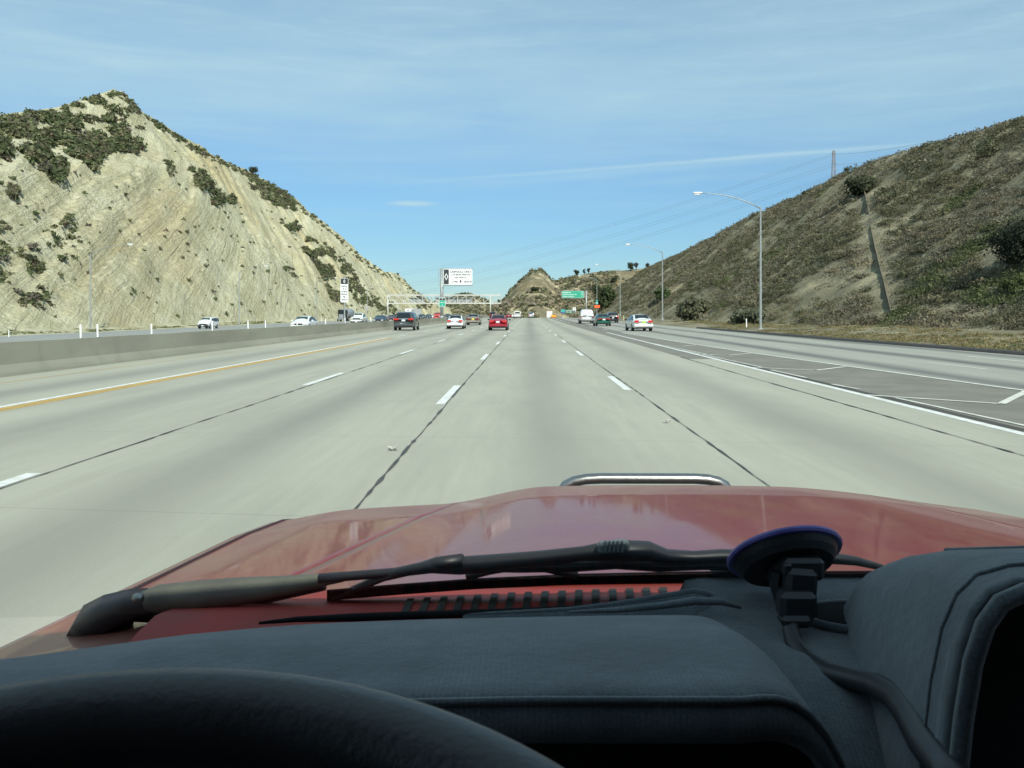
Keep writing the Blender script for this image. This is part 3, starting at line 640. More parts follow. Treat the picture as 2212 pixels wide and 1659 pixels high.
for (x, y, R_, H, s, lb) in ((1245, 595, 3.4, 7, 21, 'broad dark tree on the middle hill skyline left of the lamp head'), (1262, 593, 1.8, 6, 22, 'slim sparse tree on the middle hill skyline, next to the broad one'), (1271, 592, 2.2, 6.5, 23, 'gnarled sparse tree on the middle hill skyline, right of the slim one'),
                            (1362, 585, 4.0, 8, 24, 'dark bushy tree on the far skyline left of the second lamp post'), (1374, 583, 2.6, 8, 25, 'tall thin tree on the far skyline beside the dark bushy one'), (1399, 580, 3.2, 5, 26, 'low ragged tree where the middle hill meets the right hill'),
                            (1156, 633, 4.0, 5, 27, 'round dark tree below the rocky peak'), (1327, 612, 4.2, 6, 28, 'round dark tree on the slope behind the tall lamp post')):
    T(x, y, hM, 460, 900, name='hill_tree', R_=R_ * .72, H=H * .72, trunk=.2, label=lb, lobes=8, n=60, seed=s, leaf=.24)

# concrete down-drain on the right hill
mb = MB(); pts = [Vector(p) for p in DRAIN]
L = []
for i, p in enumerate(pts):
    w = Vector((.3, .95, 0)).normalized() * .28; u = Vector((-.57, 0, .82)) * .20
    L.append([p - w * 1.1 - u, p - w + u * 1.6, p - w * .7 + u * .8, p + w * .7 + u * .8, p + w + u * 1.6, p + w * 1.1 - u])
mb.grid(L); mb.build('drain_channel', simple('weathered drain concrete', (.16, .145, .105), .9, 0, (.11, .10, .075), 1.5), label='narrow weathered concrete drain running straight down the right hill', cat='drain')

# ---------------------------------------------------------------- street furniture
def lamp(loc, side, label, group, H=11.3, arm=5.3):
    t = empty('street_lamp', loc, label=label, cat='street lamp', group=group)
    MB().tube([(0, 0, -.4), (0, 0, H)], [.13, .075], 10).box((0, 0, .1), (.42, .42, .35), bev=.03).build('pole', M['galv'], t, smooth=False)
    pts = [(0, 0, H - .12)] + [(side * arm * u, 0, H - .1 + 1.35 * (1 - (1 - u) ** 2.1)) for u in (.15, .3, .45, .6, .75, .9, 1)]
    MB().tube(pts, [.06, .055, .05, .048, .045, .04, .035, .03], 7).build('arm', M['galv'], t, smooth=True)
    e = pts[-1]
    MB().box((e[0] + side * .42, 0, e[2] + .03), (.85, .34, .2), bev=.08).box((e[0] + side * .5, 0, e[2] - .1), (.5, .24, .1), bev=.03).build('lamp_head', M['lampwhite'], t)
    return t
lamps = [(P(1643, 716, 80), 'nearest and tallest-looking lamp post on the right verge'), (P(1431, 691.5, 146), 'second lamp post along the right verge, below the long ridge'), (P(1339.5, 681.5, 217), 'third lamp post along the right verge, by the two yellow markers'), (P(1289.4, 680, 284), 'farthest lamp post on the right, carrying the route and orange signs')]
l0 = lamp(lamps[0][0], -1, lamps[0][1], 'lamp posts along the right verge')
for p, lb in lamps[1:]:
    c = copy_tree(l0); c.location = p; c['label'] = lb
ll = [(P(195, 717.5, 126), 'grey lamp post at the far left in front of the pale cut slope'), (P(517, 702, 188), 'second lamp post on the far left roadside, behind the boxy white car'), (P(683.5, 691, 262), 'third lamp post on the far left roadside, behind the white sedan'), (P(793.4, 688, 338), 'fourth lamp post on the left roadside, in front of the brush strip'), (P(862.5, 686, 436), 'faint lamp post on the left behind the sign gantry')]
l1 = lamp(ll[0][0], 1, ll[0][1], 'lamp posts at the foot of the cut hill')
for p, lb in ll[1:]:
    c = copy_tree(l1); c.location = p; c['label'] = lb
def text(body, w=None, h=None, font_bold=.0, space=1.0):
    cu = bpy.data.curves.new('txt', 'FONT'); cu.body = body; cu.size = 1; cu.offset = font_bold; cu.space_character = space; cu.align_x = 'CENTER'; cu.resolution_u = 3
    o = bpy.data.objects.new('txt', cu); COL.objects.link(o); bpy.context.view_layer.update(); dg = bpy.context.evaluated_depsgraph_get()
    me = bpy.data.meshes.new_from_object(o.evaluated_get(dg)); V = np.array([v.co[:] for v in me.vertices]); Fc = [tuple(p.vertices) for p in me.polygons]
    bpy.data.objects.remove(o); bpy.data.curves.remove(cu); bpy.data.meshes.remove(me)
    mn, mx = V.min(0), V.max(0); V = V - [(mn[0] + mx[0]) / 2, (mn[1] + mx[1]) / 2, 0]
    sx_ = (w / (mx[0] - mn[0])) if w else None; sy_ = (h / (mx[1] - mn[1])) if h else None
    sx_ = sx_ or sy_; sy_ = sy_ or sx_; return V * [sx_, sy_, 1], Fc
def put(t_, mt_, body, cx_, cz, w, h, y=-.03, **k):     # one line of lettering facing -Y
    V, Fc = text(body, w, h, **k); return MB().add([(x + cx_, y, z + cz) for x, z, _ in V], Fc).build('lettering', M[mt_], t_)
def panel(mb, cx_, cz, w, h, th=.03, y=0, r=.08):
    pts = []; r = min(r, w / 2, h / 2)
    for (sx_, sz_, a0) in ((1, 1, 0), (-1, 1, 90), (-1, -1, 180), (1, -1, 270)):
        for k in range(4): a = R(a0 + k * 30); pts.append((cx_ + sx_ * (w / 2 - r) + r * math.cos(a), y, cz + sz_ * (h / 2 - r) + r * math.sin(a)))
    mb.slab(pts, -th if False else th)
def diamond(mb, cx_, cz, w, h, t_, y=-.035):
    o = [(0, h / 2), (w / 2, 0), (0, -h / 2), (-w / 2, 0)]; i = [(0, h / 2 - t_ * 1.8), (w / 2 - t_, 0), (0, -h / 2 + t_ * 1.8), (-w / 2 + t_, 0)]
    V = [(cx_ + a, y, cz + b_) for a, b_ in o + i]; mb.add(V, [(k, (k + 1) % 4, 4 + (k + 1) % 4, 4 + k) for k in range(4)])
# tall narrow carpool sign on the barrier
b = P(744, 697, 66.4); t = empty('carpool_sign', (b[0], 66.4, .85), label='narrow upright sign reading carpool is 2 or more persons per vehicle', cat='sign')
MB().tube([(0, .06, -.5), (0, .06, 3.45)], .055, 10).box((0, .06, 0.03), (.3, .26, .06)).tube([(0, .06, 3.4), (0, .06, 3.52)], .07, 8).build('post', M['galv'], t)
s_ = MB(); panel(s_, 0, 2.5, .585, 1.82, .02, 0); s_.build('sign_panel', M['sign_white'], t)
s_ = MB(); panel(s_, 0, 3.18, .54, .42, .006, -.022, .03); s_.build('symbol_panel', M['sign_black'], t)
s_ = MB(); diamond(s_, 0, 3.18, .15, .33, .035); s_.build('diamond_symbol', M['letters'], t)
for k, (w_, tx) in enumerate(((.46, 'CARPOOL'), (.22, 'IS 2'), (.47, 'OR MORE'), (.46, 'PERSONS'), (.2, 'PER'), (.44, 'VEHICLE'))): put(t, 'letters_black', tx, 0, 2.80 - k * .2, w_, .125, -.026, font_bold=.03)
# big overhead carpool sign
Yb = 143.0; q = lambda x, y: ((x - 954.1) / F * Yb, CAMH - (y - VY) / F * Yb); b = P(954.1, 680, Yb)
t = empty('overhead_carpool_sign', (b[0], Yb, 0.85), label='large white overhead sign reading carpools only on a tall grey post', cat='sign')
def Q(x, y): a, z = q(x, y); return a, z - .85
m_ = MB(); m_.tube([(0, .25, -.4), (0, .25, Q(0, 582)[1])], [.27, .24], 14).tube([(0, .25, -.35), (0, .25, .35)], [.42, .3], 14).build('post', M['galv'], t, smooth=True)
x0, z1 = Q(947.6, 581); x1, z0 = Q(1021.5, 615.6); f = MB()
for z in (z0 - .05, z1): f.box(((x0 + x1) / 2, .12, z), (x1 - x0, .14, .15))
for x in (x0, Q(957, 0)[0]): f.box((x, .12, (z0 + z1) / 2), (.1, .12, z1 - z0))
f.box(((Q(957, 0)[0] + x1) / 2, -.25, z0 - .12), (x1 - Q(957, 0)[0], .5, .05)); f.build('support_frame', M['galv'], t)
xa, xb = Q(957.8, 0)[0], Q(1020.4, 0)[0]; zc = (z0 + z1) / 2 + .02; hh = z1 - z0 - .04
s_ = MB(); panel(s_, (xa + xb) / 2, zc, xb - xa, hh, .05, 0, .25); s_.build('sign_panel', M['sign_white'], t)
s_ = MB(); panel(s_, xa + .48, zc, .82, hh - .16, .006, -.052, .12); s_.build('symbol_panel', M['sign_black'], t)
s_ = MB(); diamond(s_, xa + .48, zc + .02, .6, 1.2, .12, -.065); s_.build('diamond_symbol', M['letters'], t)
s_ = MB(); cx_ = xa + 2.8
put(t, 'letters_black', 'CARPOOLS  ONLY', cx_, zc + .83, 3.5, .36, -.06, font_bold=.03); put(t, 'letters_black', '2 OR MORE PERSONS', cx_, zc + .34, 3.2, .26, -.06, font_bold=.03); put(t, 'letters_black', 'PER VEHICLE', cx_, zc - .11, 1.85, .25, -.06, font_bold=.03)
put(t, 'letters_black', '3-7PM', cx_ - 1.0, zc - .82, 1.0, .28, -.06, font_bold=.035); put(t, 'letters_black', 'MON-FRI', cx_ + 1.22, zc - .82, 1.25, .28, -.06, font_bold=.035)
s_.add([(cx_ + a, -.06, zc - .98 + c_) for a, c_ in ((0, 0), (.32, .28), (.1, .2), (.1, .52), (-.1, .52), (-.1, .2), (-.32, .28))], [(0, 1, 2), (2, 3, 4, 5), (0, 2, 5), (0, 5, 6)])
s_.build('down_arrow', M['letters_black'], t)
xg, zg = Q(955.4, 653); wg, hg = 13.9 / F * Yb, 19.6 / F * Yb
g_ = MB(); panel(g_, xg, zg, wg, hg, .03, -.02, .08); gp = g_.build('route_sign', M['sign_white'], t, label='small green route sign with a black diamond top on the post')
s_ = MB(); panel(s_, xg, zg - .19, wg - .1, hg - .48, .006, -.052, .05); s_.build('green_panel', M['sign_green'], gp); s_ = MB(); panel(s_, xg, zg + .5, wg - .1, .34, .006, -.052, .05); s_.build('black_panel', M['sign_black'], gp)
s_ = MB(); diamond(s_, xg, zg + .5, .14, .28, .035, -.062); s_.build('diamond_symbol', M['letters'], gp); put(gp, 'letters', 'CARPOOLS', xg, zg - .02, .82, .11, -.062, font_bold=.03); put(gp, 'letters', 'TO', xg, zg - .24, .16, .1, -.062); put(gp, 'letters', '5', xg, zg - .48, .12, .22, -.062, font_bold=.035)
# sign gantry over the opposite roadway
Yg = 340.0; Wg = lambda x, y: ((x - VX) / F * Yg, CAMH - (y - VY) / F * Yg)
xl, zt = Wg(838, 637.5); xr, zb_ = Wg(1082.5, 655.2); xp = Wg(1059.5, 0)[0]; zbase = ZR(xl, Yg)
t = empty('sign_gantry', (xp, Yg, float(zr(Yg))), label='long pale truss gantry spanning the opposite lanes with plain grey sign backs', cat='gantry')
ox, oz = xp, float(zr(Yg)); tr = MB()
for dy in (-.7, .7):
    for z in (zt, zb_): tr.box(((xl + xr) / 2 - ox, dy, z - oz), (xr - xl, .26, .42))
    nb = 13; dxg = (xr - xl) / nb
    for k in range(nb + 1):
        x = xl + k * dxg - ox; tr.tube([(x, dy, zb_ - oz), (x, dy, zt - oz)], .11, 5)
        if k < nb:
            a_, c_ = (zt, zb_) if k < nb * .42 else (zb_, zt); tr.tube([(x, dy, a_ - oz), (x + dxg, dy, c_ - oz)], .10, 5)
for k in range(nb + 1):
    x = xl + k * dxg - ox
    for z in (zt, zb_): tr.tube([(x, -.7, z - oz), (x, .7, z - oz)], .05, 4)
tr.build('truss', M['gantry'], t)
for x, zz in ((xl, zbase), (xp, oz - .1)):
    p_ = MB(); zz -= .3
    for dy in (-.75, .75): p_.tube([(x - ox, dy, zz - oz), (x - ox, dy, zt - oz)], .2, 8)
    p_.build('leg', M['gantry'], t, smooth=True)
for xa_, xb_, cut in ((883.2, 917, 642.4), (939.5, 987, 642.4), (990, 1020, 642.6)):
    a_, c_ = Wg(xa_, cut + 1)[0] - ox, Wg(xb_, 0)[0] - ox; z1_, z0_ = Wg(0, cut + 1)[1] - oz, Wg(0, 654.2)[1] - oz
    MB().box(((a_ + c_) / 2, 1.0, (z0_ + z1_) / 2), (c_ - a_, .08, z1_ - z0_), bev=.02).build('sign_back', M['sign_back'], t)
    w_ = MB(); w_.box(((a_ + c_) / 2, 1.5, z1_ + .15), (c_ - a_, .08, .08)).box(((a_ + c_) / 2, 1.1, z1_ + .7), (c_ - a_, .06, .06))
    for k in range(7): x = a_ + (c_ - a_) * k / 6; w_.tube([(x, 1.5, z1_ + .15), (x, 1.1, z1_ + .7)], .03, 4)
    w_.build('catwalk_rail', M['gantry'], t)
# green exit sign on the right
Ys = 284.0; wq = lambda x, y: P(x, y, Ys); pb = wq(1266.7, 680); t = empty('exit_distance_sign', (pb[0], Ys, ZR(pb[0], Ys)), label='wide green sign listing three exits, cantilevered from a grey post on the right', cat='sign')
ox, oz = pb[0], ZR(pb[0], Ys); zt = wq(0, 627.5)[2] - oz; a_ = wq(1213.8, 0)[0] - ox; c_ = wq(1261.4, 0)[0] - ox; zc = (wq(0, 628.2)[2] + wq(0, 643.7)[2]) / 2 - oz; hh = 15.5 / F * Ys
MB().tube([(0, .3, -.5), (0, .3, zt)], [.3, .26], 12).build('post', M['galv'], t, smooth=True)
MB().box(((a_ + .4) / 2, .25, zc + .6), (-a_ + .8, .12, .16)).box(((a_ + .4) / 2, .25, zc - .6), (-a_ + .8, .12, .16)).box((-.45, .3, zc), (.12, .16, hh)).build('support_frame', M['galv'], t)
s_ = MB(); panel(s_, (a_ + c_) / 2, zc, c_ - a_, hh, .05, 0, .25); s_.build('sign_panel', M['letters'], t); s_ = MB(); panel(s_, (a_ + c_) / 2, zc, c_ - a_ - .14, hh - .14, .006, -.052, .2); s_.build('green_panel', M['sign_green'], t)
s_ = MB(); xm = (a_ + c_) / 2
for k, (n_, d_) in enumerate((('Newhall Ave', '1 1/2'), ('Placerita Canyon Rd', '2 1/2'), ('Golden Valley Rd', '4'))):
    z = zc + .62 - k * .63; w_ = (2.5, 4.4, 3.6)[k]; put(t, 'letters', n_, a_ + .35 + w_ / 2, z, w_, .36, -.065, font_bold=.03); put(t, 'letters', d_, c_ - .72, z, .75 if k < 2 else .2, .36, -.065, font_bold=.03)
# speed limit sign
Y_ = 292.0; b = P(1240.9, 686, Y_); oz = ZR(b[0], Y_) - .2; t = empty('speed_limit_sign', (b[0], Y_, oz), label='white speed limit sign overlapping the far green sign on the right', cat='sign')
zt = P(0, 663, Y_)[2] - oz; MB().tube([(0, .08, 0), (0, .08, zt)], .07, 6).build('post', M['wood'], t)
s_ = MB(); panel(s_, 0, zt - .98, 1.0, 1.8, .03, 0, .08); s_.build('sign_panel', M['sign_white'], t)
put(t, 'letters_black', 'SPEED', 0, zt - .3, .7, .22, -.035, font_bold=.03); put(t, 'letters_black', 'LIMIT', 0, zt - .66, .6, .22, -.035, font_bold=.03); put(t, 'letters_black', '65', 0, zt - 1.3, .75, .7, -.035, font_bold=.035)
# far green and teal signs
Y_ = 300.0; b = P(1222, 686, Y_); oz = ZR(b[0], Y_); t = empty('guide_sign', (b[0], Y_, oz), label='low teal and dark green guide sign just beyond the road crest', cat='sign')
p_ = MB()
for x in (1214, 1230, 1236):
    p_ = MB(); p_.box((P(x, 0, Y_)[0] - b[0], .12, (P(0, 676, Y_)[2] - oz) / 2), (.2, .2, P(0, 670, Y_)[2] - oz))
    p_.build('post', M['wood'], t)
for x0, x1, y0, y1, mt, nm in ((1211.5, 1220.5, 668.2, 674.2, 'sign_teal', 'teal_panel'), (1211.5, 1220.5, 674.3, 676.3, 'sign_blue', 'blue_panel'), (1220.6, 1237.0, 669, 676.6, 'sign_dkgreen', 'green_panel')):
    a, z1_ = P(x0, y0, Y_)[0] - b[0], P(x0, y0, Y_)[2] - oz; c_, z0_ = P(x1, y1, Y_)[0] - b[0], P(x1, y1, Y_)[2] - oz; s_ = MB(); panel(s_, (a + c_) / 2, (z0_ + z1_) / 2, c_ - a, z1_ - z0_, .04, 0, .1); s_.build(nm, M[mt], t)
s_ = MB(); xm = P(1229, 0, Y_)[0] - b[0]; zc = P(0, 672.6, Y_)[2] - oz; put(t, 'letters', 'Santa Clarita', xm, zc + .24, 2.2, .32, -.05, font_bold=.03); put(t, 'letters', 'NEXT 3 EXITS', xm, zc - .28, 1.8, .22, -.05, font_bold=.03)
# signs strapped to the farthest right lamp post
Y_ = 283.6; b = P(1289.2, 0, Y_)[0]
def small(name, x, y0, y1, w, mt, label, txt=None, rnd=.1, Y_=Y_, tm='letters', cat='sign'):
    z1_, z0_ = P(0, y0, Y_)[2], P(0, y1, Y_)[2]; X = P(x, 0, Y_)[0]; w = w / F * Y_; t = empty(name, (X, Y_, z0_), label=label, cat=cat)
    s_ = MB(); panel(s_, 0, (z1_ - z0_) / 2, w, z1_ - z0_, .03, 0, rnd); s_.build('sign_panel', M[mt], t)
    if txt: put(t, tm, txt, 0, (z1_ - z0_) / 2, w * .6, (z1_ - z0_) * .45, -.035, font_bold=.03)
    return t
small('direction_plate', 1289.3, 648.6, 651, 5, 'sign_teal', 'tiny teal plate above the route shield on the farthest right lamp post', 'SOUTH' if False else None)
small('route_shield', 1289.3, 651.3, 658, 5.8, 'sign_teal', 'rounded teal route shield on the farthest right lamp post', '14', .45)
small('orange_sign', 1290, 659, 665, 11.8, 'sign_orange', 'bright orange rectangular sign low on the farthest right lamp post')
Y_ = 336.5; X = P(792.6, 0, Y_)[0]; t = empty('warning_sign', (X, Y_, P(0, 671.7, Y_)[2] - 4 * 0), label='grey back of a diamond warning sign on the fourth left lamp post', cat='sign')
MB().box((0, 0, 1.05), (1.5, .04, 1.5), Matrix.Rotation(R(45), 4, 'Y'), bev=.015).build('sign_panel', M['sign_back'], t)
# delineator posts on the barrier
def post(name, loc, h, w, mt, label, group, lean=0): 
    t = MB().box((0, 0, h / 2), (w, .03, h), bev=.01).build(name, M[mt], label=label, cat='marker post', group=group); t.location = loc; t.rotation_euler = (0, lean, 0); return t
p0 = None
for k, (x, h) in enumerate(((174.5, .42), (211, .42), (327.5, .38), (458.7, .40), (536, .40), (573.5, .38), (703.4, .36), (745.5, .4), (801, .42), (642, .36))):
    Y_ = 13.6 * F / (VX - x); lb = ['leftmost white marker post on the barrier, first of a close pair', 'second white marker post from the left on the barrier', 'white marker post on the barrier between the close pair and the boxy car', 'white marker post in front of the boxy white car', 'white marker post right of the boxy white car, left one of two', 'white marker post right of the boxy white car, right one of two', 'white marker post on the barrier just left of the narrow carpool sign', 'white marker post right beside the narrow carpool sign pole', 'white marker post between the white pickup and the dark sedan', 'white marker post at the left front of the white sedan'][k]
    loc = (-13.6 + .0, Y_, .868)
    if p0 is None: p0 = post('marker_post', loc, .42, .055, 'post_white', lb, 'white marker posts along the barrier', R(-1.5))
    else: c = p0.copy(); COL.objects.link(c); c.location = loc; c.scale = (1, 1, h / .42); c['label'] = lb
for k, (x, yb, Y_, h, mt, lb) in enumerate(((1335.7, 687.6, 200, 1.15, 'post_yellow', 'left one of two pale yellow marker posts on the right shoulder'), (1347.4, 690, 180, 1.05, 'post_yellow', 'right one of two pale yellow marker posts on the right shoulder'), (1215, 686.4, 262, .6, 'post_white', 'short white marker on the right near the road crest'), (1612.5, 708.5, 86, .9, 'post_white', 'white marker post on the verge left of the nearest lamp post'), (19, 727, 92, .75, 'post_white', 'stubby white marker at the foot of the cut slope on the far left'), (650, 706, 150, .9, 'post_white', 'thin white marker at the hill foot left of the boxy white car'), (695, 690.5, 250, 1.1, 'post_white', 'small white marker at the hill foot right of the white sedan'), (1109, 686, 250, 1.0, 'post_white', 'x'))):
    if lb == 'x': continue
    X = P(x, 0, Y_)[0]; z = float(hR(X, Y_)) if X > 18 else (float(hL(X, Y_)) if X < -58 else ZR(X, Y_)); post('marker_post', (X, Y_, z - .03), h, .1, mt, lb, None)
# ---------------------------------------------------------------- vehicles (forward = +Y, origin on the road under the centre)
KIND = {
 'sedan': dict(st=[(-2.34, .42, .72, .84, .66, .68, .58), (-2.27, .27, .84, .97, .84, .85, .74), (-1.72, .22, .92, 1.03, .89, .90, .77), (-.95, .20, .95, 1.43, .90, .89, .64), (-.1, .20, .94, 1.47, .90, .89, .62), (.45, .20, .93, 1.41, .90, .89, .60), (1.2, .22, .90, 1.02, .90, .88, .72), (1.95, .22, .82, .92, .88, .87, .70), (2.25, .3, .68, .76, .80, .80, .62), (2.34, .4, .60, .64, .62, .66, .5)],
               rw=(2, 3), ws=(5, 6), side=(2, 6), wb=(-1.38, 1.42), tail=(.40, .80, .74, .94), pl=.80, head=(.42, .80, .58, .74), wr=.33),
 'coupe_back': None,
 'minivan': dict(st=[(-2.55, .42, .95, 1.00, .84, .88, .80), (-2.50, .30, 1.02, 1.12, .93, .94, .84), (-2.15, .28, 1.04, 1.66, .96, .95, .70), (-1.6, .26, 1.04, 1.76, .97, .96, .72), (0, .24, 1.02, 1.78, .98, .96, .74), (.75, .24, 1.0, 1.70, .98, .96, .72), (1.75, .25, .96, 1.08, .96, .94, .74), (2.3, .28, .85, .95, .90, .88, .7), (2.52, .38, .65, .72, .78, .78, .6)],
               rw=(1, 2), ws=(5, 6), side=(2, 6), wb=(-1.5, 1.5), tail=(.45, .93, .96, 1.14), pl=.95, head=(.5, .84, .66, .84), wr=.35),
 'suv': dict(st=[(-2.35, .45, 1.0, 1.04, .82, .86, .78), (-2.32, .38, 1.05, 1.15, .90, .91, .80), (-2.12, .34, 1.06, 1.70, .92, .91, .70), (-1.5, .32, 1.06, 1.78, .93, .91, .70), (0, .32, 1.05, 1.78, .93, .91, .70), (.5, .32, 1.04, 1.70, .93, .91, .68), (1.15, .34, 1.02, 1.14, .92, .90, .76), (2.15, .36, .98, 1.06, .90, .88, .74), (2.35, .42, .70, .78, .82, .82, .68)],
               rw=(1, 2), ws=(5, 6), side=(2, 6), wb=(-1.4, 1.45), tail=(.66, .90, .78, 1.10), pl=.92, head=(.5, .84, .76, .94), wr=.37),
 'boxcar': dict(st=[(-1.98, .40, .95, 1.0, .76, .78, .72), (-1.95, .30, 1.0, 1.10, .83, .83, .76), (-1.85, .26, 1.0, 1.55, .84, .83, .74), (-1.3, .24, 1.0, 1.64, .84, .83, .74), (0, .24, 1.0, 1.65, .84, .83, .74), (.72, .24, .99, 1.58, .84, .83, .72), (1.15, .25, .97, 1.10, .84, .82, .74), (1.85, .28, .90, .98, .82, .80, .72), (1.98, .34, .62, .70, .76, .76, .66)],
               rw=(1, 2), ws=(5, 6), side=(2, 5), wb=(-1.2, 1.28), tail=(.60, .80, .70, .98), pl=.8, head=(.56, .78, .60, .74), wr=.32),
 'van': dict(st=[(-2.85, .55, 1.15, 1.2, .90, .94, .84), (-2.82, .45, 1.2, 1.32, .98, .99, .88), (-2.72, .42, 1.22, 2.02, 1.0, .99, .80), (-2.2, .40, 1.22, 2.12, 1.0, .99, .82), (0, .40, 1.22, 2.14, 1.0, .99, .82), (1.0, .40, 1.2, 2.06, 1.0, .98, .80), (1.75, .40, 1.16, 1.30, .98, .96, .82), (2.55, .42, 1.08, 1.18, .94, .92, .8), (2.8, .5, .8, .9, .86, .86, .7)],
               rw=None, ws=(5, 6), side=(4, 6), wb=(-1.75, 1.75), tail=(.86, .98, .84, 1.12), pl=1.02, head=(.6, .9, .8, 1.0), wr=.38),
 'pickup': dict(st=[(-2.85, .50, 1.0, 1.12, .90, .94, .90), (-2.82, .42, 1.02, 1.16, .97, .97, .95), (-.95, .40, 1.04, 1.17, .99, .98, .95), (-.88, .38, 1.1, 1.82, .99, .97, .74), (-.2, .38, 1.1, 1.92, .99, .97, .76), (.55, .38, 1.1, 1.86, .99, .97, .74), (1.25, .40, 1.1, 1.24, .99, .96, .80), (2.45, .44, 1.06, 1.18, .97, .94, .8), (2.72, .5, .8, .92, .9, .9, .78)],
               rw=(2, 3), ws=(5, 6), side=(3, 6), wb=(-1.75, 1.8), tail=(.86, .97, .82, 1.08), pl=.72, head=(.62, .92, .84, 1.06), wr=.40),
}
def section(s):
    y, zb, zbelt, zt, wb, wl, wt = s; zm = (zb + zbelt) / 2
    h = [(0, zb), (wb * .86, zb), (wb, zb + .1), (wl * 1.0, zm), (wl * .995, zbelt), (wt + (wl - wt) * .06, zt - .06), (wt * .84, zt), (0, zt + .02)]
    return [(x, y, z) for x, z in h] + [(-x, y, z) for x, z in h[-2:0:-1]]
def patch(quad, off=.014):
    q = [Vector(p) for p in quad]; n = (q[1] - q[0]).cross(q[2] - q[0]).normalized(); m = MB(); m.slab([p + n * (off - .01) for p in q], .02); return m
def inset(q, fx=.07, fy=.08):
    q = [Vector(p) for p in q]
    def at(u, v): return q[0] * (1 - u) * (1 - v) + q[1] * u * (1 - v) + q[2] * u * v + q[3] * (1 - u) * v
    return [at(fx, fy), at(1 - fx, fy), at(1 - fx, 1 - fy), at(fx, 1 - fy)]
def wheel(t, x, y, r, w=.22):
    m = MB(); m.tube([(x - w / 2, y, r), (x - w / 2 + .02, y, r), (x + w / 2 - .02, y, r), (x + w / 2, y, r)], [r * .9, r, r, r * .9], 18)
    o = m.build('wheel', M['tyre'], t, smooth=False); sg = 1 if x > 0 else -1
    MB().tube([(x + sg * (w / 2 - .01), y, r), (x + sg * (w / 2 + .012), y, r)], [r * .66, r * .62], 14).build('rim', M['rim'], o)
def car(kind, name, label, cat, pm, loc, rz=0, tail='tail', plate='plate', scale=1.0, bump=None, front=False, glass='cglass', ladder=False, small=False, roof=None, zs=1.0, opts=()):
    k = KIND[kind]; t = empty(name, loc, rz, label=label, cat=cat); st = k['st']
    m = MB(); n = 14
    for s in st: m.v += section(s)
    for i in range(len(st) - 1):
        for j in range(n): m.f.append((i * n + j, i * n + (j + 1) % n, (i + 1) * n + (j + 1) % n, (i + 1) * n + j))
    m.f += [tuple(range(n)), tuple((len(st) - 1) * n + j for j in range(n))[::-1]]
    m.f = [f[::-1] for f in m.f]; m.build('body', pm, t, smooth=True, sub=1)
    g = M[glass]
    sc = [section(s) for s in st]
    def topq(i, j): # surface across the top between stations i and j
        a, b_ = sc[i], sc[j]; return [a[8], a[6], b_[6], b_[8]]
    if k['rw']:
        q = topq(*k['rw']); q = [(x * 1.02, y, z) for x, y, z in q]; patch(inset(q, .03, .07), .02).build('rear_window', g, t)
    i, j = k['ws']; q = topq(i, j); q = [q[2], q[3], q[0], q[1]]; patch(inset([(x * 1.03, y, z) for x, y, z in [q[1], q[0], q[3], q[2]]][::-1] if False else [(x * 1.03, y, z) for x, y, z in topq(i, j)], .03, .08), .012).build('windscreen', M['cglass2'] if front else g, t)
    a, b_ = k['side']
    for sg in (1, -1):
        for w in range(a, b_):
            A_, B_ = sc[w], sc[w + 1]; q = [A_[4], B_[4], B_[5], A_[5]]; q = [Vector(p) for p in q]
            q = inset(q, .06, .10); 
            if sg < 0: q = [Vector((-p.x, p.y, p.z)) for p in q][::-1]
            patch(q, .012).build('side_window', g, t)
    yr, yf = st[0][0], st[-1][0]; x0, x1, z0, z1 = k['tail']
    def slant(z): return st[1][0] if z > st[0][2] + .05 else yr
    if not front:
        for sg in (1, -1): MB().box((sg * (x0 + x1) / 2, st[1][0] - .0, (z0 + z1) / 2), (x1 - x0, .16, z1 - z0), bev=.03).build('tail_lamp', M[tail], t)
        MB().box((0, yr - .02, k['pl']), (.34, .05, .17), bev=.01).build('number_plate', M[plate], t)
        bm = M[bump] if bump else pm
        MB().box((0, yr - .04, .48 + (k['pl'] - .8) * .3), (st[1][5] * 1.96, .22, .24), bev=.08).build('rear_bumper', bm, t)
        MB().box((0, yr + .02, .30 + (k['pl'] - .8) * .3), (st[1][5] * 1.6, .16, .12), bev=.03).build('underbody', M['black_trim'], t)
    else:
        hx0, hx1, hz0, hz1 = k['head']
        for sg in (1, -1): MB().box((sg * (hx0 + hx1) / 2, yf - .06, (hz0 + hz1) / 2), (hx1 - hx0, .2, hz1 - hz0), bev=.04).build('headlamp', M['headl'], t)
        MB().box((0, yf + .01, (hz0 + hz1) / 2 - .02), (hx0 * 1.85, .08, (hz1 - hz0) * 1.1), bev=.02).build('grille', M['black_trim'], t)
        MB().box((0, yf - .02, .42), (st[1][5] * 1.9, .25, .24), bev=.07).build('front_bumper', M[bump] if bump else pm, t)
        MB().box((0, yf + .13, .45), (.32, .03, .15)).build('number_plate', M['plate'], t)
    for x in (-1, 1):
        for y in k['wb']: wheel(t, x * (st[4][4] - .10), y, k['wr'])
    yw = st[k['ws'][1]][0] - .35
    for sg in (1, -1): MB().box((sg * (st[4][5] + .13), yw, st[4][2] + .06), (.2, .1, .14), bev=.03).build('mirror', M['black_trim'] if 'bm' in opts else pm, t)
    if 'rack' in opts:
        for sg in (1, -1):
            r_ = MB(); r_.tube([(sg * .6, -1.9, 1.76), (sg * .62, -1.7, 1.83), (sg * .64, .2, 1.86), (sg * .63, .4, 1.78)], .02, 5)
            r_.build('roof_rail', M['black_trim'], t)
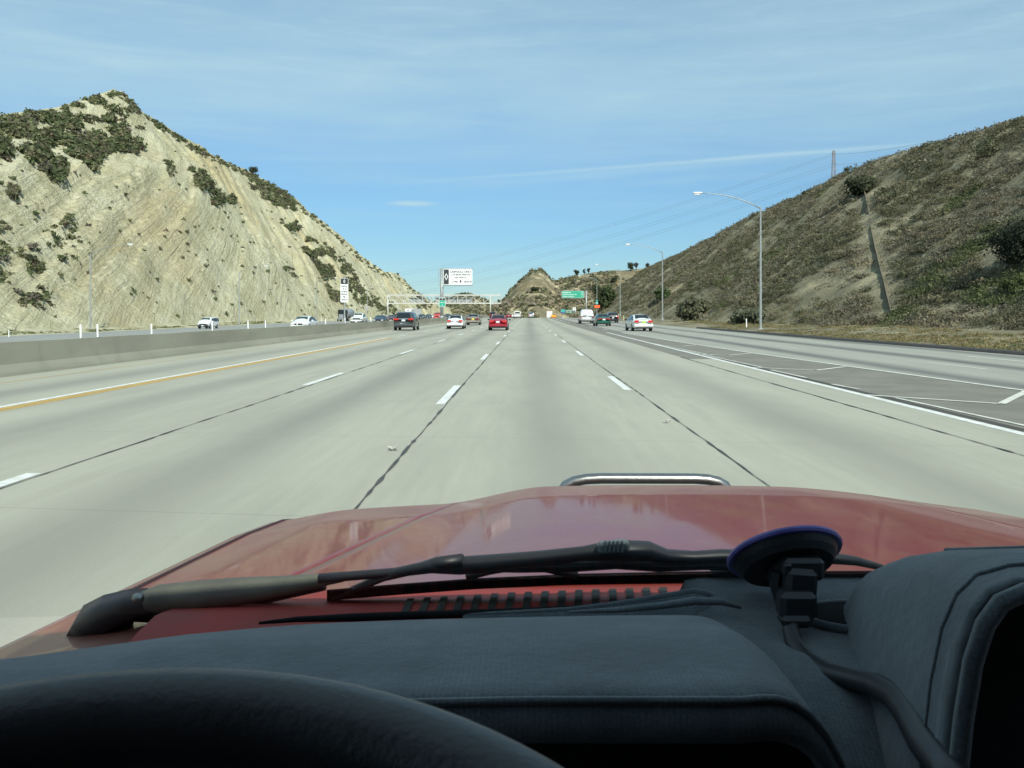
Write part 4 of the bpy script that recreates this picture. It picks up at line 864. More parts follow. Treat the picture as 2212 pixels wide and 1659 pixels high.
    if 'badge' in opts: MB().box((0, yr - .01, k['pl'] + .14), (.9, .03, .03)).build('chrome_strip', M['rim'], t)
    if 'redbar' in opts: MB().box((0, yr + .02, .88), (1.0, .1, .15), bev=.02).build('reflector_bar', M['taildark'], t)
    if 'garnish' in opts: MB().box((0, st[1][0] + .02, 1.1), (1.5, .08, .07), bev=.02).build('chrome_strip', M['rim'], t)
    if 'spoiler' in opts: MB().box((0, yr + .15, 1.06), (1.3, .2, .03), bev=.01).build('spoiler', pm, t)
    if ladder:
        l = MB()
        for x in (-.52, -.18): l.tube([(x, yr - .1, .95), (x, yr - .1, 1.55), (x, yr + .02, 1.62)], .018, 5)
        for z in (1.05, 1.25, 1.45): l.tube([(-.52, yr - .1, z), (-.18, yr - .1, z)], .015, 5)
        l.build('rear_ladder', M['rim'], t); MB().box((0, yr + .03, 1.3), (.02, .02, 1.4)).build('door_seam', M['black_trim'], t)
        for sg in (1, -1): MB().box((sg * .46, yr + .14, 1.66), (.62, .05, .36), bev=.04).build('rear_window', paint('white_shaded_glass', (.55, .58, .6)), t) if False else None
    if scale != 1.0 or zs != 1: t.scale = (scale, scale, scale * zs)
    return t
wh = paint('white car paint', (.74, .76, .75)); gy = paint('charcoal car paint', (.085, .095, .10), .3); tan = paint('tan metallic paint', (.33, .29, .23), .3)
rd = paint('deep red car paint', (.30, .008, .022)); gr = paint('dark green car paint', (.012, .11, .075), .3); bk = paint('black car paint', (.012, .013, .018)); sv = paint('silver car paint', (.52, .54, .56), .4)
br = paint('dark maroon paint', (.07, .02, .025)); nb = paint('navy car paint', (.02, .035, .07), .3); rd2 = paint('bright red truck paint', (.55, .03, .02))
def on(x, Y, dz=0): X = (x - VX) / F * Y; return (X, Y, ZR(X, Y) + dz)
car('minivan', 'minivan', 'dark grey minivan with wide red tail lamps in the far left lane', 'minivan', gy, on(879, 84.3), R(.5), opts=('rack', 'garnish', 'bm'))
car('sedan', 'sedan', 'white sedan with orange-red tail lamps driving away, right of the grey minivan', 'car', wh, on(986, 91.2), R(.3), scale=.97, bump=None, opts=('bm',))
car('sedan', 'sedan', 'tan metallic sedan with a yellow number plate behind the white sedan', 'car', tan, on(1024, 119), 0, tail='taildark', plate='plate_y', opts=('bm', 'badge'))
car('sedan', 'sedan', 'deep red sedan driving away in the lane left of ours', 'car', rd, on(1077.5, 84.5), R(-.5), opts=('bm',), bump=None)
car('sedan', 'sedan', 'dark green sedan with a full width dark red tail lamp bar', 'car', gr, on(1300, 110), R(1.5), tail='taildark', opts=('redbar', 'bm'), scale=1.02)
car('van', 'van', 'white cargo van with a ladder on its rear doors', 'van', wh, on(1265.5, 134), R(.5), ladder=True, bump='rim', opts=('bm',))
car('suv', 'suv', 'black sport utility vehicle right of the green sedan', 'suv', bk, on(1321, 143), R(1), scale=.96)
car('sedan', 'sedan', 'white sedan with a lime green plate, nearest vehicle on the right roadway', 'car', wh, on(1379.5, 81), R(3.5), plate='plate_g', opts=('bm', 'spoiler'), scale=1.03)
car('suv', 'suv', 'dark maroon sport utility vehicle beyond the red sedan at the road crest', 'suv', br, on(1065, 250), 0)
car('sedan', 'sedan', 'small bright red sedan far ahead at the crest, left of the white pickup', 'car', rd, on(1099.5, 300, .0), 0, scale=1.02)
car('sedan', 'sedan', 'tiny white car at the crest between the far red sedan and white pickup', 'car', wh, on(1107.5, 330, .3), 0)
car('pickup', 'pickup_truck', 'white pickup truck with a camper shell near the road crest', 'pickup', wh, on(1118, 238), 0, opts=('bm',), bump='rim')
car('suv', 'suv', 'silver sport utility vehicle just passing over the road crest', 'suv', sv, on(1147.5, 268), 0, opts=('bm',))
# camper shell
b = on(1118, 238)
for o in list(COL.objects):
    if o.name.startswith('pickup_truck') and o.parent is None:
        MB().box((0, -1.86, 1.5), (1.72, 1.9, .72), bev=.1).build('camper_shell', wh, o); MB().box((0, -2.84, 1.52), (1.3, .04, .42), bev=.03).build('shell_window', M['cglass'], o)
# oncoming side
def opc(kind, name, label, cat, pm, x, Y, rz=180, **k): X = (x - VX) / F * Y; return car(kind, name, label, cat, pm, (X, Y, ZR(X, Y)), R(rz), front=True, **k)
opc('boxcar', 'boxy_car', 'small boxy white car with a black bumper coming toward us on the left', 'car', wh, 450, 131, 178, bump='black_trim', scale=1.03)
opc('sedan', 'sedan', 'white sedan coming toward us behind the concrete barrier on the left', 'car', wh, 658, 93, 179, scale=1.04)
opc('pickup', 'pickup_truck', 'white pickup truck with a black grille coming toward us', 'pickup', wh, 776, 147, 181, bump='black_trim')
opc('sedan', 'sedan', 'dark navy sedan coming toward us, left of the left gantry leg', 'car', nb, 822, 139, 180, opts=('bm',))
opc('sedan', 'sedan', 'dark brown sedan coming toward us, partly hidden by the grey minivan', 'car', br, 848, 166, 180)
opc('sedan', 'sedan', 'black sedan coming toward us, right of the white box truck', 'car', bk, 911, 240, 180)
opc('sedan', 'sedan', 'navy sedan coming toward us, close behind the black one', 'car', nb, 925.5, 270, 180)
opc('sedan', 'sedan', 'distant white car coming toward us, mostly hidden by the barrier', 'car', wh, 934.5, 300, 180)
opc('suv', 'suv', 'bright red sport utility vehicle coming toward us beside the big sign post', 'suv', rd2, 945.5, 215, 180)
opc('sedan', 'sedan', 'distant dark car coming toward us, right of the big sign post', 'car', bk, 967, 270, 180)
opc('sedan', 'sedan', 'farthest silver car coming toward us, above the tan sedan', 'car', sv, 1009, 330, 180)
def wheels(t, xs, ys_, r=.5):
    for x in xs:
        for y in ys_: wheel(t, x, y, r, .28)
# tanker truck (facing us)
X = (742.5 - VX) / F * 236; t = empty('tanker_truck', (X, 236, ZR(X, 236)), R(182), label='black tanker truck with a silver tank behind the narrow carpool sign', cat='truck')
MB().box((0, 1.6, 1.95), (2.3, 1.9, 2.3), bev=.2).build('cab', bk, t); MB().box((0, 3.1, 1.35), (1.5, 1.6, 1.3), bev=.15).build('hood', bk, t); MB().box((0, 3.92, 1.35), (1.2, .08, 1.0), bev=.03).build('grille', M['rim'], t)
MB().box((0, 3.85, .65), (2.4, .3, .35), bev=.05).build('front_bumper', M['rim'], t); MB().box((0, 2.56, 2.5), (1.9, .06, .75), bev=.03).build('windscreen', M['cglass'], t)
for sg in (1, -1):
    MB().box((sg * 1.17, 1.8, 2.5), (.05, .9, .6), bev=.02).build('side_window', M['cglass'], t); MB().box((sg * .95, 3.75, 1.1), (.35, .2, .25), bev=.04).build('headlamp', M['headl'], t); MB().tube([(sg * 1.15, .5, .8), (sg * 1.15, .5, 3.7)], .09, 8).build('exhaust_stack', M['rim'], t)
    MB().box((sg * 1.4, 2.4, 2.3), (.15, .1, .6), bev=.03).build('mirror', M['black_trim'], t)
MB().tube([(0, -11, 2.2), (0, -10.8, 2.2), (0, 0, 2.2), (0, .2, 2.2)], [.7, 1.15, 1.15, .7], 20).build('tank', simple('polished tank', (.45, .47, .5), .4, .5, scale=1), t, smooth=True)
MB().box((0, -5.5, .95), (.9, 12, .25)).build('chassis', M['black_trim'], t); wheels(t, (-1.0, 1.0), (3.1, -.6, -1.8, -9.2, -10.4))
# box truck (facing us)
X = (884.5 - VX) / F * 318; t = empty('box_truck', (X, 318, ZR(X, 318)), R(171), label='white box truck with a long grey side coming toward us behind the gantry leg', cat='truck')
MB().box((0, -5.1, 2.6), (2.5, 13.4, 2.9), bev=.05).build('cargo_box', simple('box truck side', (.62, .63, .62), .5, 0, scale=.4), t); MB().box((0, 2.55, 1.7), (2.2, 1.9, 1.9), bev=.25).build('cab', wh, t)
MB().box((0, 1.62, 3.35), (2.3, .08, 1.3), bev=.02).build('box_front', wh, t); e_ = MB()
e_.box((-.2, 1.68, 3.4), (.34, .03, .4), bev=.01).box((.25, 1.68, 3.4), (.34, .03, .4), bev=.01); e_.build('box_emblem', simple('brown emblem', (.25, .14, .09), .6), t)
MB().box((0, 3.47, 2.05), (1.9, .08, .8), bev=.03).build('windscreen', M['cglass'], t); MB().box((0, 3.5, 1.15), (1.4, .06, .5), bev=.02).build('grille', M['black_trim'], t); MB().box((0, 3.5, .62), (2.3, .25, .3), bev=.05).build('front_bumper', M['rim'], t)
for sg in (1, -1): MB().box((sg * .92, 3.5, 1.15), (.3, .1, .3), bev=.03).build('headlamp', M['headl'], t)
MB().box((0, -5.1, .95), (.9, 13, .3)).build('chassis', M['black_trim'], t); wheels(t, (-1.0, 1.0), (2.5, -.8, -9.8), .45)
# far white trailer and orange truck beyond the crest
X = (1187 - VX) / F * 400; t = empty('box_trailer', (X, 400, ZR(X, 400)), 0, label='white box trailer far ahead, sunk behind the road crest', cat='truck')
MB().box((0, 6, 2.55), (2.5, 12, 3.0), bev=.05).build('cargo_box', wh, t); MB().box((0, -.04, 3.95), (2.3, .05, .08)).build('marker_strip', M['tail'], t); MB().box((0, -.03, 2.5), (.04, .04, 2.6)).build('door_seam', M['black_trim'], t); MB().box((0, .2, .7), (2.4, .2, .3)).build('rear_bumper', M['black_trim'], t); wheels(t, (-1, 1), (1.5, 2.8, 10.5))
X = (1196 - VX) / F * 395; t = empty('orange_truck', (X, 395, ZR(X, 395)), 0, label='low orange work truck beyond the crest, right beside the white trailer', cat='truck')
MB().box((0, 2, 1.5), (2.2, 4, 1.25), bev=.08).build('body', M['orange'], t); MB().box((0, 5.2, 1.4), (2.0, 2.0, 1.3), bev=.2).build('cab', M['orange'], t); wheels(t, (-.9, .9), (1, 5.2), .4); MB().box((0, -.04, 1.1), (1.9, .06, .16)).build('tail_lamp', M['tail'], t)
# litter
def lit(x, y, label, seed, s=.12, c='sign_white'):
    X, Y = G(x, y); r = random.Random(seed); m = MB(); n = 5
    m.grid([[(X + (i - 2) * s * .5 + r.uniform(-.02, .02), Y + (j - 2) * s * .5 + r.uniform(-.02, .02), .014 + r.uniform(0, .05)) for i in range(n)] for j in range(n)]); m.build('litter', simple('grubby paper', (.42, .42, .37), .8) if c == 'sign_white' else M[c], label=label, cat='litter')
lit(850, 973, 'crumpled pale scrap of litter on the joint left of our lane', 1, .055); lit(1441, 914, 'small pale scrap of litter near the right lane joint', 2, .04)
# ---------------------------------------------------------------- pylon and cables
t = empty('lattice_pylon', (140, 400, float(hR(140, 400)) - 1), label='tall thin lattice power pylon standing behind the right ridge', cat='pylon'); oz = t.location.z; Hh = P(0, 325, 400)[2] - oz
L = MB(); wdt = lambda z: 3.6 * (1 - z / Hh) ** 1.1 + .75
for sx_ in (-1, 1):
    for sy_ in (-1, 1): L.tube([(sx_ * wdt(z) / 2, sy_ * wdt(z) / 2, z) for z in np.linspace(0, Hh, 9)], .11, 4)
zs_ = [Hh * (1 - (1 - k / 13) ** 1.0) for k in range(14)]
for k in range(13):
    a, c_ = zs_[k], zs_[k + 1]; wa, wc = wdt(a) / 2, wdt(c_) / 2
    for sg in (-1, 1):
        for (p_, q_) in (((-wa, sg * wa, a), (wc, sg * wc, c_)), ((wa, sg * wa, a), (-wc, sg * wc, c_)), ((sg * wa, -wa, a), (sg * wc, wc, c_))): L.tube([p_, q_], .06, 3)
    L.tube([(-wc, -wc, c_), (wc, -wc, c_)], .06, 3)
L.build('tower', simple('dull tower steel', (.26, .22, .21), .7, .2, scale=1), t); L = MB(); arms = []
for z, w_ in ((Hh * .97, 2.2), (Hh * .86, 3.0), (Hh * .74, 2.6)):
    for sg in (-1, 1): L.tube([(sg * .4, 0, z), (sg * w_ * .6, 0, z - .1)], [.14, .06], 4); arms.append((140 + sg * w_ * .6, 400, oz + z - .5))
L.build('cross_arm', M['galv'], t)
ends = [(700, 597), (700, 603), (700, 624), (700, 630), (700, 644), (700, 649)]
wm = simple('cable', (.25, .27, .30), .6, .3, scale=1)
for k, ((ax, ay, az), (ex, ey)) in enumerate(zip([arms[0], arms[1], arms[2], arms[3], arms[4], arms[5]], ends)):
    e = P(ex, ey, 1250); n = 28; pts = []
    for i in range(n + 1):
        u = i / n; pts.append((ax + (e[0] - ax) * u, ay + (e[1] - ay) * u, az + (e[2] - az) * u - 4 * 17 * u * (1 - u)))
    nm = ['topmost', 'second', 'third', 'fourth', 'fifth', 'lowest'][k]
    MB().tube(pts, [.035 + .03 * i / n for i in range(n + 1)], 4).build('power_cable', wm, label='%s of the six power cables sagging from the pylon to the left' % nm, cat='cable', group='power cables crossing the sky')
for k, (x, y) in enumerate(((2260, 244), (2260, 258))):
    ax, ay, az = arms[k * 2 + 1]; e = P(x, y, 215); pts = [(ax + (e[0] - ax) * u, ay + (e[1] - ay) * u, az + (e[2] - az) * u - 8 * u * (1 - u)) for u in np.linspace(0, 1, 16)]
    MB().tube(pts, .045, 4).build('power_cable', wm, label='%s power cable running from the pylon to the right edge' % ('upper', 'lower')[k], cat='cable', group='power cables running right')
# ---------------------------------------------------------------- our own vehicle
V0 = (0.35, 1.2, 0.0)
own = empty('red_truck', V0, label='dusty red truck we sit in: hood, wipers, dashboard and steering wheel', cat='truck')
def hoodmat(name, dirty):
    m, t, b = newmat(name); tcn = nd(t, 'ShaderNodeTexCoord'); o = tcn.outputs['Object']
    n1_ = noise(t, mapping(t, o, (1, .5, 1)), 7, 6, .7); n2_ = noise(t, o, 60, 4, .7); n3_ = noise(t, mapping(t, o, (1, 1.6, 1)), 16, 5, .75)
    c = mixc(t, mth(t, 'MULTIPLY', maprange(t, n1_, .38, .68), dirty), (.195, .014, .012), (.215, .09, .06))
    c = mixc(t, mth(t, 'MULTIPLY', maprange(t, n3_, .60, .72), dirty * .8), c, (.26, .13, .08))
    c = mixc(t, mth(t, 'MULTIPLY', maprange(t, n2_, .66, .76), .5), c, (.30, .19, .13))
    t.links.new(c, b.inputs['Base Color']); t.links.new(maprange(t, n1_, .3, .7, .38, .6), b.inputs['Roughness'])
    b.inputs['Coat Weight'].default_value = .44; b.inputs['Coat Roughness'].default_value = .05; b.inputs['Specular IOR Level'].default_value = .35
    return m
M['hood'] = hoodmat('dusty red paint', .62); M['fender'] = hoodmat('dusty faded red paint', 1.0)
M['cowl'] = simple('red cowl paint', (.31, .038, .03), .65, 0, (.24, .045, .035), 9, spec=.2)
M['wblack'] = simple('wiper black', (.018, .018, .02), .45, 0, scale=20); M['wolive'] = simple('dusty wiper arm', (.10, .10, .075), .55, 0, (.075, .075, .06), 14, bump=.1)
M['rubber'] = simple('black rubber', (.012, .012, .013), .85, 0, scale=30, spec=.1)
m, t, b = newmat('grey carpet dash cover'); b.inputs['Roughness'].default_value = 1; b.inputs['Specular IOR Level'].default_value = .1
tcn = nd(t, 'ShaderNodeTexCoord'); o = tcn.outputs['Object']; w_ = nd(t, 'ShaderNodeTexWave'); w_.inputs['Scale'].default_value = 78; w_.inputs['Distortion'].default_value = .6; w_.inputs['Detail'].default_value = 1; t.links.new(o, w_.inputs['Vector'])
blot = noise(t, o, 11, 5, .7); fz = noise(t, o, 420, 3, .8)  # blot puts the mottled light from above into the carpet colour
c = mixc(t, maprange(t, blot, .3, .7), (.098, .116, .126), (.046, .057, .064)); c = mixc(t, mth(t, 'MULTIPLY', w_.outputs[1], .4), c, (.045, .056, .066))
hs = nd(t, 'ShaderNodeHueSaturation'); t.links.new(c, hs.inputs['Color']); t.links.new(maprange(t, fz, .25, .75, .7, 1.3), hs.inputs['Value']); t.links.new(hs.outputs[0], b.inputs['Base Color'])
b.inputs['Sheen Weight'].default_value = .35; b.inputs['Sheen Roughness'].default_value = .6
bp = nd(t, 'ShaderNodeBump'); bp.inputs['Strength'].default_value = .5; bp.inputs['Distance'].default_value = .002; t.links.new(mth(t, 'ADD', fz, mth(t, 'MULTIPLY', noise(t, o, 60, 4, .7), 2.0)), bp.inputs['Height']); t.links.new(bp.outputs[0], b.inputs['Normal'])
M['carpet'] = m
M['wheelb'] = simple('worn black steering wheel vinyl', (.022, .024, .027), .42, 0, (.03, .032, .036), 40, bump=.1); M['cabin'] = simple('dark cabin plastic', (.015, .015, .016), .8, 0, scale=10)
M['chrome'] = simple('brushed steel bar', (.30, .30, .29), .28, .9, (.24, .24, .23), 30)
# hood: height over the road as a function of X, Y
def sm(x, a, b_): t_ = np.clip((x - a) / (b_ - a), 0, 1); return t_ * t_ * (3 - 2 * t_)
def hood_z(X, Y, rear=1.02):
    base = np.interp(Y, [1.0, 1.5, 2.0, 2.3, 2.45, 2.55, 2.62], [1.292, 1.244, 1.196, 1.157, 1.124, 1.08, 1.0])
    u = np.abs(X - .35); X = np.asarray(X, float)
    bulge = .036 * sm(X, -.22 - .02 * (2.4 - Y), .06) * sm(1.25 - X, 0, .60) * np.interp(Y, [1.0, 1.6, 2.2, 2.6], [.55, .8, 1, 1])
    crown = -.038 * (u / .95) ** 2 - .018 * sm(u, .80, 1.03)
    return base + bulge + crown
xs_ = np.concatenate([np.linspace(-.71, -.40, 16), np.linspace(-.38, 1.08, 60), np.linspace(1.10, 1.41, 16)]); ys_ = np.concatenate([np.linspace(1.0, 2.3, 44), np.linspace(2.32, 2.63, 22)])
SEAM = lambda Y: -.245 - .17 * (2.35 - Y) / 1.3 if False else -.30
def seam_x(Y): return np.interp(Y, [1.0, 1.35, 2.4, 2.63], [-.405, -.36, -.155, -.12])
A = []
def hood_part(x0f, x1f, n, nm, mt, y0=1.135, y1=2.63, drop=0.0):
    g = []
    for y in np.concatenate([np.linspace(y0, 2.3, 44), np.linspace(2.32, y1, 22)]):
        xs = np.linspace(float(x0f(y)), float(x1f(y)), n); z = hood_z(xs, np.full(n, y)); 
        e = .004 * 0; row = [(x, y, float(zz) + drop) for x, zz in zip(xs, z)]
        row = [(row[0][0] , y, row[0][2] - .03)] + row + [(row[-1][0], y, row[-1][2] - .03)]; g.append(row)
    MB().grid(g).build(nm, mt, own, smooth=True, origin=V0)
hood_part(lambda y: seam_x(y) + .003, lambda y: .70 - seam_x(y) - .003, 60, 'hood', M['hood'])
hood_part(lambda y: -.665, lambda y: seam_x(y) - .003, 24, 'fender', M['fender'], y0=.80)
hood_part(lambda y: .70 - seam_x(y) + .003, lambda y: 1.365, 24, 'fender', M['fender'], y0=.80)
for sg in (-1, 1):      # fender side wall and gutter
    xe = -.665 if sg < 0 else 1.365
    g = [[(xe + sg * dx, y, float(hood_z(np.array(xe), y)) + dz) for dx, dz in ((.0, -.028), (.006, -.05), (.035, -.065), (.05, -.11), (.06, -.5))] for y in np.linspace(.8, 2.6, 30)]
    MB().grid(g).build('side_panel', M['fender'], own, smooth=True, origin=V0)
    MB().tube([(xe - sg * .030, y, float(hood_z(np.array(xe - sg * .03), y)) - .0005) for y in np.linspace(1.25, 2.42, 30)], .0045, 6).build('edge_trim', simple('dark seam', (.03, .008, .01), .6), own, smooth=True, origin=V0)
    MB().tube([(xe + sg * .004, y, float(hood_z(np.array(xe), y)) - .028) for y in np.linspace(.85, 2.5, 24)], .009, 6).build('edge_trim', M['rubber'], own, smooth=True, origin=V0)
MB().box((.35, 2.60, .72), (1.98, .12, .55), bev=.04).build('front_grille', M['wblack'], own, origin=V0)
MB().box((.35, 2.58, .55), (2.05, .3, .2), bev=.05).build('front_bumper', M['chrome'], own, origin=V0)
# push bar
ty = 2.72; zt_ = P(0, 1035, ty)[2]; pp = [P(1212, 1062, ty), P(1222, 1049, ty), P(1240, 1040, ty), P(1266, 1035, ty), P(1300, 1033.5, ty), P(1500, 1034, ty), P(1530, 1036, ty), P(1552, 1041, ty), P(1566, 1049, ty), P(1574, 1062, ty)]
pp = [(pp[0][0] - .03, ty, .7), (pp[0][0] - .02, ty, pp[0][2] - .1)] + pp + [(pp[-1][0] + .02, ty, pp[-1][2] - .1), (pp[-1][0] + .03, ty, .7)]
MB().tube(pp, .0165, 14).build('push_bar', M['chrome'], own, smooth=True, origin=V0)
# cowl with slots
def Wp(x, y, off=0.0):     # point on the outside of the windscreen plane
    s = (y - VY) / F; Y = (1 - .313 * 1.19) / (1 - s * 1.19) + .03 + off; return P(x, y, Y)
cg = []
def cz(Y): return float(np.interp(Y, [.80, .95, 1.0, 1.06, 1.10, 1.2], [1.30, 1.315, 1.318, 1.306, 1.299, 1.281]))
for Y in np.linspace(.92, 1.17, 14): cg.append([(x, Y, cz(Y) - .03 * ((x - .35) / 1.0) ** 2) for x in np.linspace(-.42, 1.12, 30)])
MB().grid(cg).build('cowl', M['cowl'], own, smooth=True, origin=V0)
sl = MB()
for k in range(16):
    x = 868 + k * 38.0; 
    ya, yb_ = 1322, 1279
    def cp(px, py):
        s = (py - VY) / F
        Y = 1.0
        for _ in range(8): Y = (CAMH - (cz(Y) + .0015)) / s
        return ((px - VX) / F * Y, Y, cz(Y) + .0015 - .03 * ((((px - VX) / F * Y) - .35)) ** 2 + .0012)
    lean = (x - 1136) * -.045 + 8
    rows = []
    for i in range(7):
        u = i / 6; yy = ya + (yb_ - ya) * u; yy += float(np.interp(x, [850, 1100, 1450], [3, -5, -11])); rows.append([cp(x - 8 + lean * u, yy), cp(x + 8 + lean * u, yy)])
    sl.grid(rows)
sl.build('vent_slots', simple('vent shadow gap', (.008, .007, .006), .8, 0, (.03, .024, .015), 60), own, origin=V0)
# wiper nearest the left
def off_tube(pts, r, off=0.0, n=8, flat=1.0): return [Wp(x, y, off) for x, y in pts], r
wp = empty('wiper', (0, 0, 0)); bpy.data.objects.remove(wp)
arm = MB(); arm.tube([Wp(x, y, .012) for x, y in ((300, 1299), (340, 1293), (430, 1286), (520, 1277), (600, 1267), (680, 1255), (740, 1246))], [.011, .016, .0175, .016, .012, .008, .006], 10, flat=1.0)
ao = arm.build('wiper_arm', M['wolive'], own, smooth=True, origin=V0)
def sub(mb, nm, mt, par, smooth=True): o = mb.build(nm, mt, par, smooth=smooth, origin=V0); return o
h = MB(); h.tube([Wp(178, 1372, .0), Wp(200, 1345, .0), Wp(240, 1322, .004), Wp(290, 1304, .008), Wp(325, 1298, .01)], [.022, .025, .023, .019, .016], 5); h.tube([Wp(186, 1385, 0), Wp(262, 1366, -.005), Wp(275, 1330, 0)], [.014, .012, .010], 8); sub(h, 'pivot', M['wblack'], ao)
h = MB(); p_ = Wp(300, 1292, -.012); h.tube([(p_[0] - .004, p_[1], p_[2]), (p_[0] + .004, p_[1] - .004, p_[2] + .002)], .0055, 10); sub(h, 'screw', M['chrome'], ao)
h = MB(); h.tube([Wp(290, 1330, .014), Wp(340, 1326, .014), Wp(420, 1314, .016), Wp(560, 1291, .018), Wp(700, 1265, .018)], [.008, .012, .010, .009, .006], 8); sub(h, 'spring', M['wblack'], ao)
h = MB(); h.tube([Wp(x, y, .01) for x, y in ((690, 1250), (760, 1244), (850, 1237), (900, 1229), (945, 1218), (1000, 1211))], [.006, .0055, .0055, .006, .008, .008], 8); sub(h, 'arm_tip', M['wblack'], ao)
# blade frame
fr_ = MB(); fr_.tube([Wp(x, y, .006) for x, y in ((760, 1272), (800, 1256), (860, 1236), (930, 1224), (990, 1222), (1050, 1218), (1160, 1207), (1260, 1196), (1330, 1190), (1400, 1191), (1440, 1203), (1500, 1205), (1560, 1202), (1700, 1205), (1800, 1206), (1850, 1212), (1905, 1226))], [.003, .004, .0055, .0075, .010, .010, .0085, .008, .012, .011, .0085, .0075, .008, .0075, .0065, .005, .0035], 8, flat=1)
wb_ = sub(fr_, 'wiper_blade', M['wblack'], own)
h = MB(); h.tube([Wp(x, y, .0) for x, y in ((1046, 1222), (1120, 1222), (1240, 1222), (1330, 1218), (1420, 1222), (1520, 1220), (1620, 1224))], [.007, .008, .007, .006, .007, .006, .005], 6); h.tube([Wp(x, y, .002) for x, y in ((1010, 1245), (1060, 1232), (1120, 1222), (1180, 1228), (1245, 1243))], .005, 6); h.tube([Wp(x, y, .002) for x, y in ((1580, 1244), (1540, 1236), (1620, 1228), (1700, 1228))], .005, 6)
h.tube([Wp(x, y, .002) for x, y in ((720, 1292), (770, 1272), (830, 1248), (900, 1232))], .0045, 6); sub(h, 'claw', M['wblack'], wb_)
h = MB(); h.grid([[Wp(x, y0 + yo, of) for yo, of in ((-12, .006), (-9, 0), (9, 0), (12, .005), (12, .012), (-12, .012), (-12, .006))] for x, y0 in [(706 + i * 39.5, np.interp(706 + i * 39.5, [706, 850, 1026, 1250, 1500, 1900], [1286, 1274, 1261, 1251, 1246, 1245])) for i in range(31)]]); sub(h, 'rubber_strip', M['rubber'], wb_, False)
h = MB(); h.grid([[Wp(x, y0 + yo, -.001) for yo in (-9.0, -6.0)] for x, y0 in [(712 + i * 39.2, np.interp(712 + i * 39.2, [706, 850, 1026, 1250, 1500, 1900], [1286, 1274, 1261, 1251, 1246, 1245])) for i in range(31)]]); sub(h, 'steel_rail', M['chrome'], wb_, False)
h = MB(); h.box(Wp(1325, 1180, 0), (.034, .012, .012), Matrix.Rotation(R(-6), 4, 'Y'), bev=.003)
for i in range(5): p_ = Wp(1308 + i * 9, 1180, -.007); h.box(p_, (.002, .003, .012))
sub(h, 'clip', simple('grey plastic clip', (.11, .13, .13), .5, 0, scale=30), wb_, False)
# rubber seal at the base of the screen
h = MB(); h.tube([P(x, y, Y) for x, y, Y in ((560, 1346, .90), (640, 1338, .93), (760, 1334, .94), (900, 1329, .945), (1100, 1323, .95), (1250, 1316, .955), (1400, 1302, .96), (1500, 1284, .97), (1650, 1276, .98), (1900, 1272, .99))], [.0015, .003, .0045, .0045, .0045, .0045, .0045, .0045, .0045, .0045], 8); h.build('windscreen_seal', M['rubber'], own, smooth=True, origin=V0)
# dashboard cover: main pod, shelf, side hump
def lerp_tab(x, tab): a = np.array(tab); return np.interp(x, a[:, 0], a[:, 1])
farY = [(-.9, .74), (-.6, .78), (-.2, .84), (.1, .86), (.21, .85), (.4, .84)]
def dash_edge_z(xp): return None
g = []
us = np.concatenate([np.linspace(-.95, .12, 50), np.linspace(.13, .258, 26)])
pxy = [(-1500, 1530), (-700, 1475), (-300, 1440), (0, 1411), (180, 1387), (400, 1357), (600, 1339), (700, 1333), (900, 1325.5), (1100, 1321), (1300, 1317), (1508, 1315.5), (1580, 1318), (1630, 1334), (1680, 1370), (1720, 1420)]
for X in us:
    e = max(0.0, (X - .150) / .105); e = min(1, e); fall = .15 * e ** 3.0; shrink = .5 * e ** 2.5
    Yf = float(lerp_tab(X, farY)) - .05 * e ** 2; Yn = .612 + .03 * e
    px = VX + F * X / Yf; py = np.interp(px, [p[0] for p in pxy], [p[1] for p in pxy]) if X < .2 else 1316; zf = CAMH - (py - VY) / F * Yf
    zf = CAMH - (np.interp(min(px, 1560), [p[0] for p in pxy], [p[1] for p in pxy]) - VY) / F * Yf - fall
    zn = 1.3785 - .02 * max(0, -X) - fall * 1.0; row = []
    row += [(X, Yf + .035, zf - .09), (X, Yf + .03, zf - .03), (X, Yf + .018, zf - .012)]
    for v in np.linspace(0, 1, 12): row.append((X, Yf + (Yn - Yf) * v, zf - .006 + (zn - zf + .006) * v + .009 * math.sin(math.pi * v) ** 1.3))
    row += [(X, Yn - .006, zn - .004), (X, Yn - .010, zn - .014), (X, Yn - .010, zn - .026), (X, Yn - .002, zn - .034), (X, Yn + .06, zn - .036)]
    g.append([tuple(float(c_) for c_ in p) for p in row])
dashm = MB().grid(g).build('dashboard_cover', M['carpet'], own, smooth=True, origin=V0)
MB().tube([(X, .605 + .03 * min(1, max(0, (X - .15) / .105)), 1.3765 - .02 * max(0, -X) - .15 * min(1, max(0, (X - .15) / .105)) ** 3) for X in np.linspace(-.5, .25, 60)], .0028, 6).build('hem', M['carpet'], dashm, smooth=True, origin=V0)
g = []
for X in np.linspace(.05, 1.5, 90):
    row = []
    for Y in np.linspace(1.0, .42, 30):
        z = 1.330 + .012 * sm(Y, .9, 1.0) - .15 * sm(.80 - Y, 0, .36) - .05 * sm(-X, .2, .8) - .012 * math.exp(-((X - .36) ** 2) / .004) * 0
        z -= .07 * float(sm(np.array(.185 - X), 0, .04))
        row.append((float(X), float(Y), float(z)))
    g.append(row)
MB().grid(g).build('dash_shelf', M['carpet'], own, smooth=True, origin=V0)
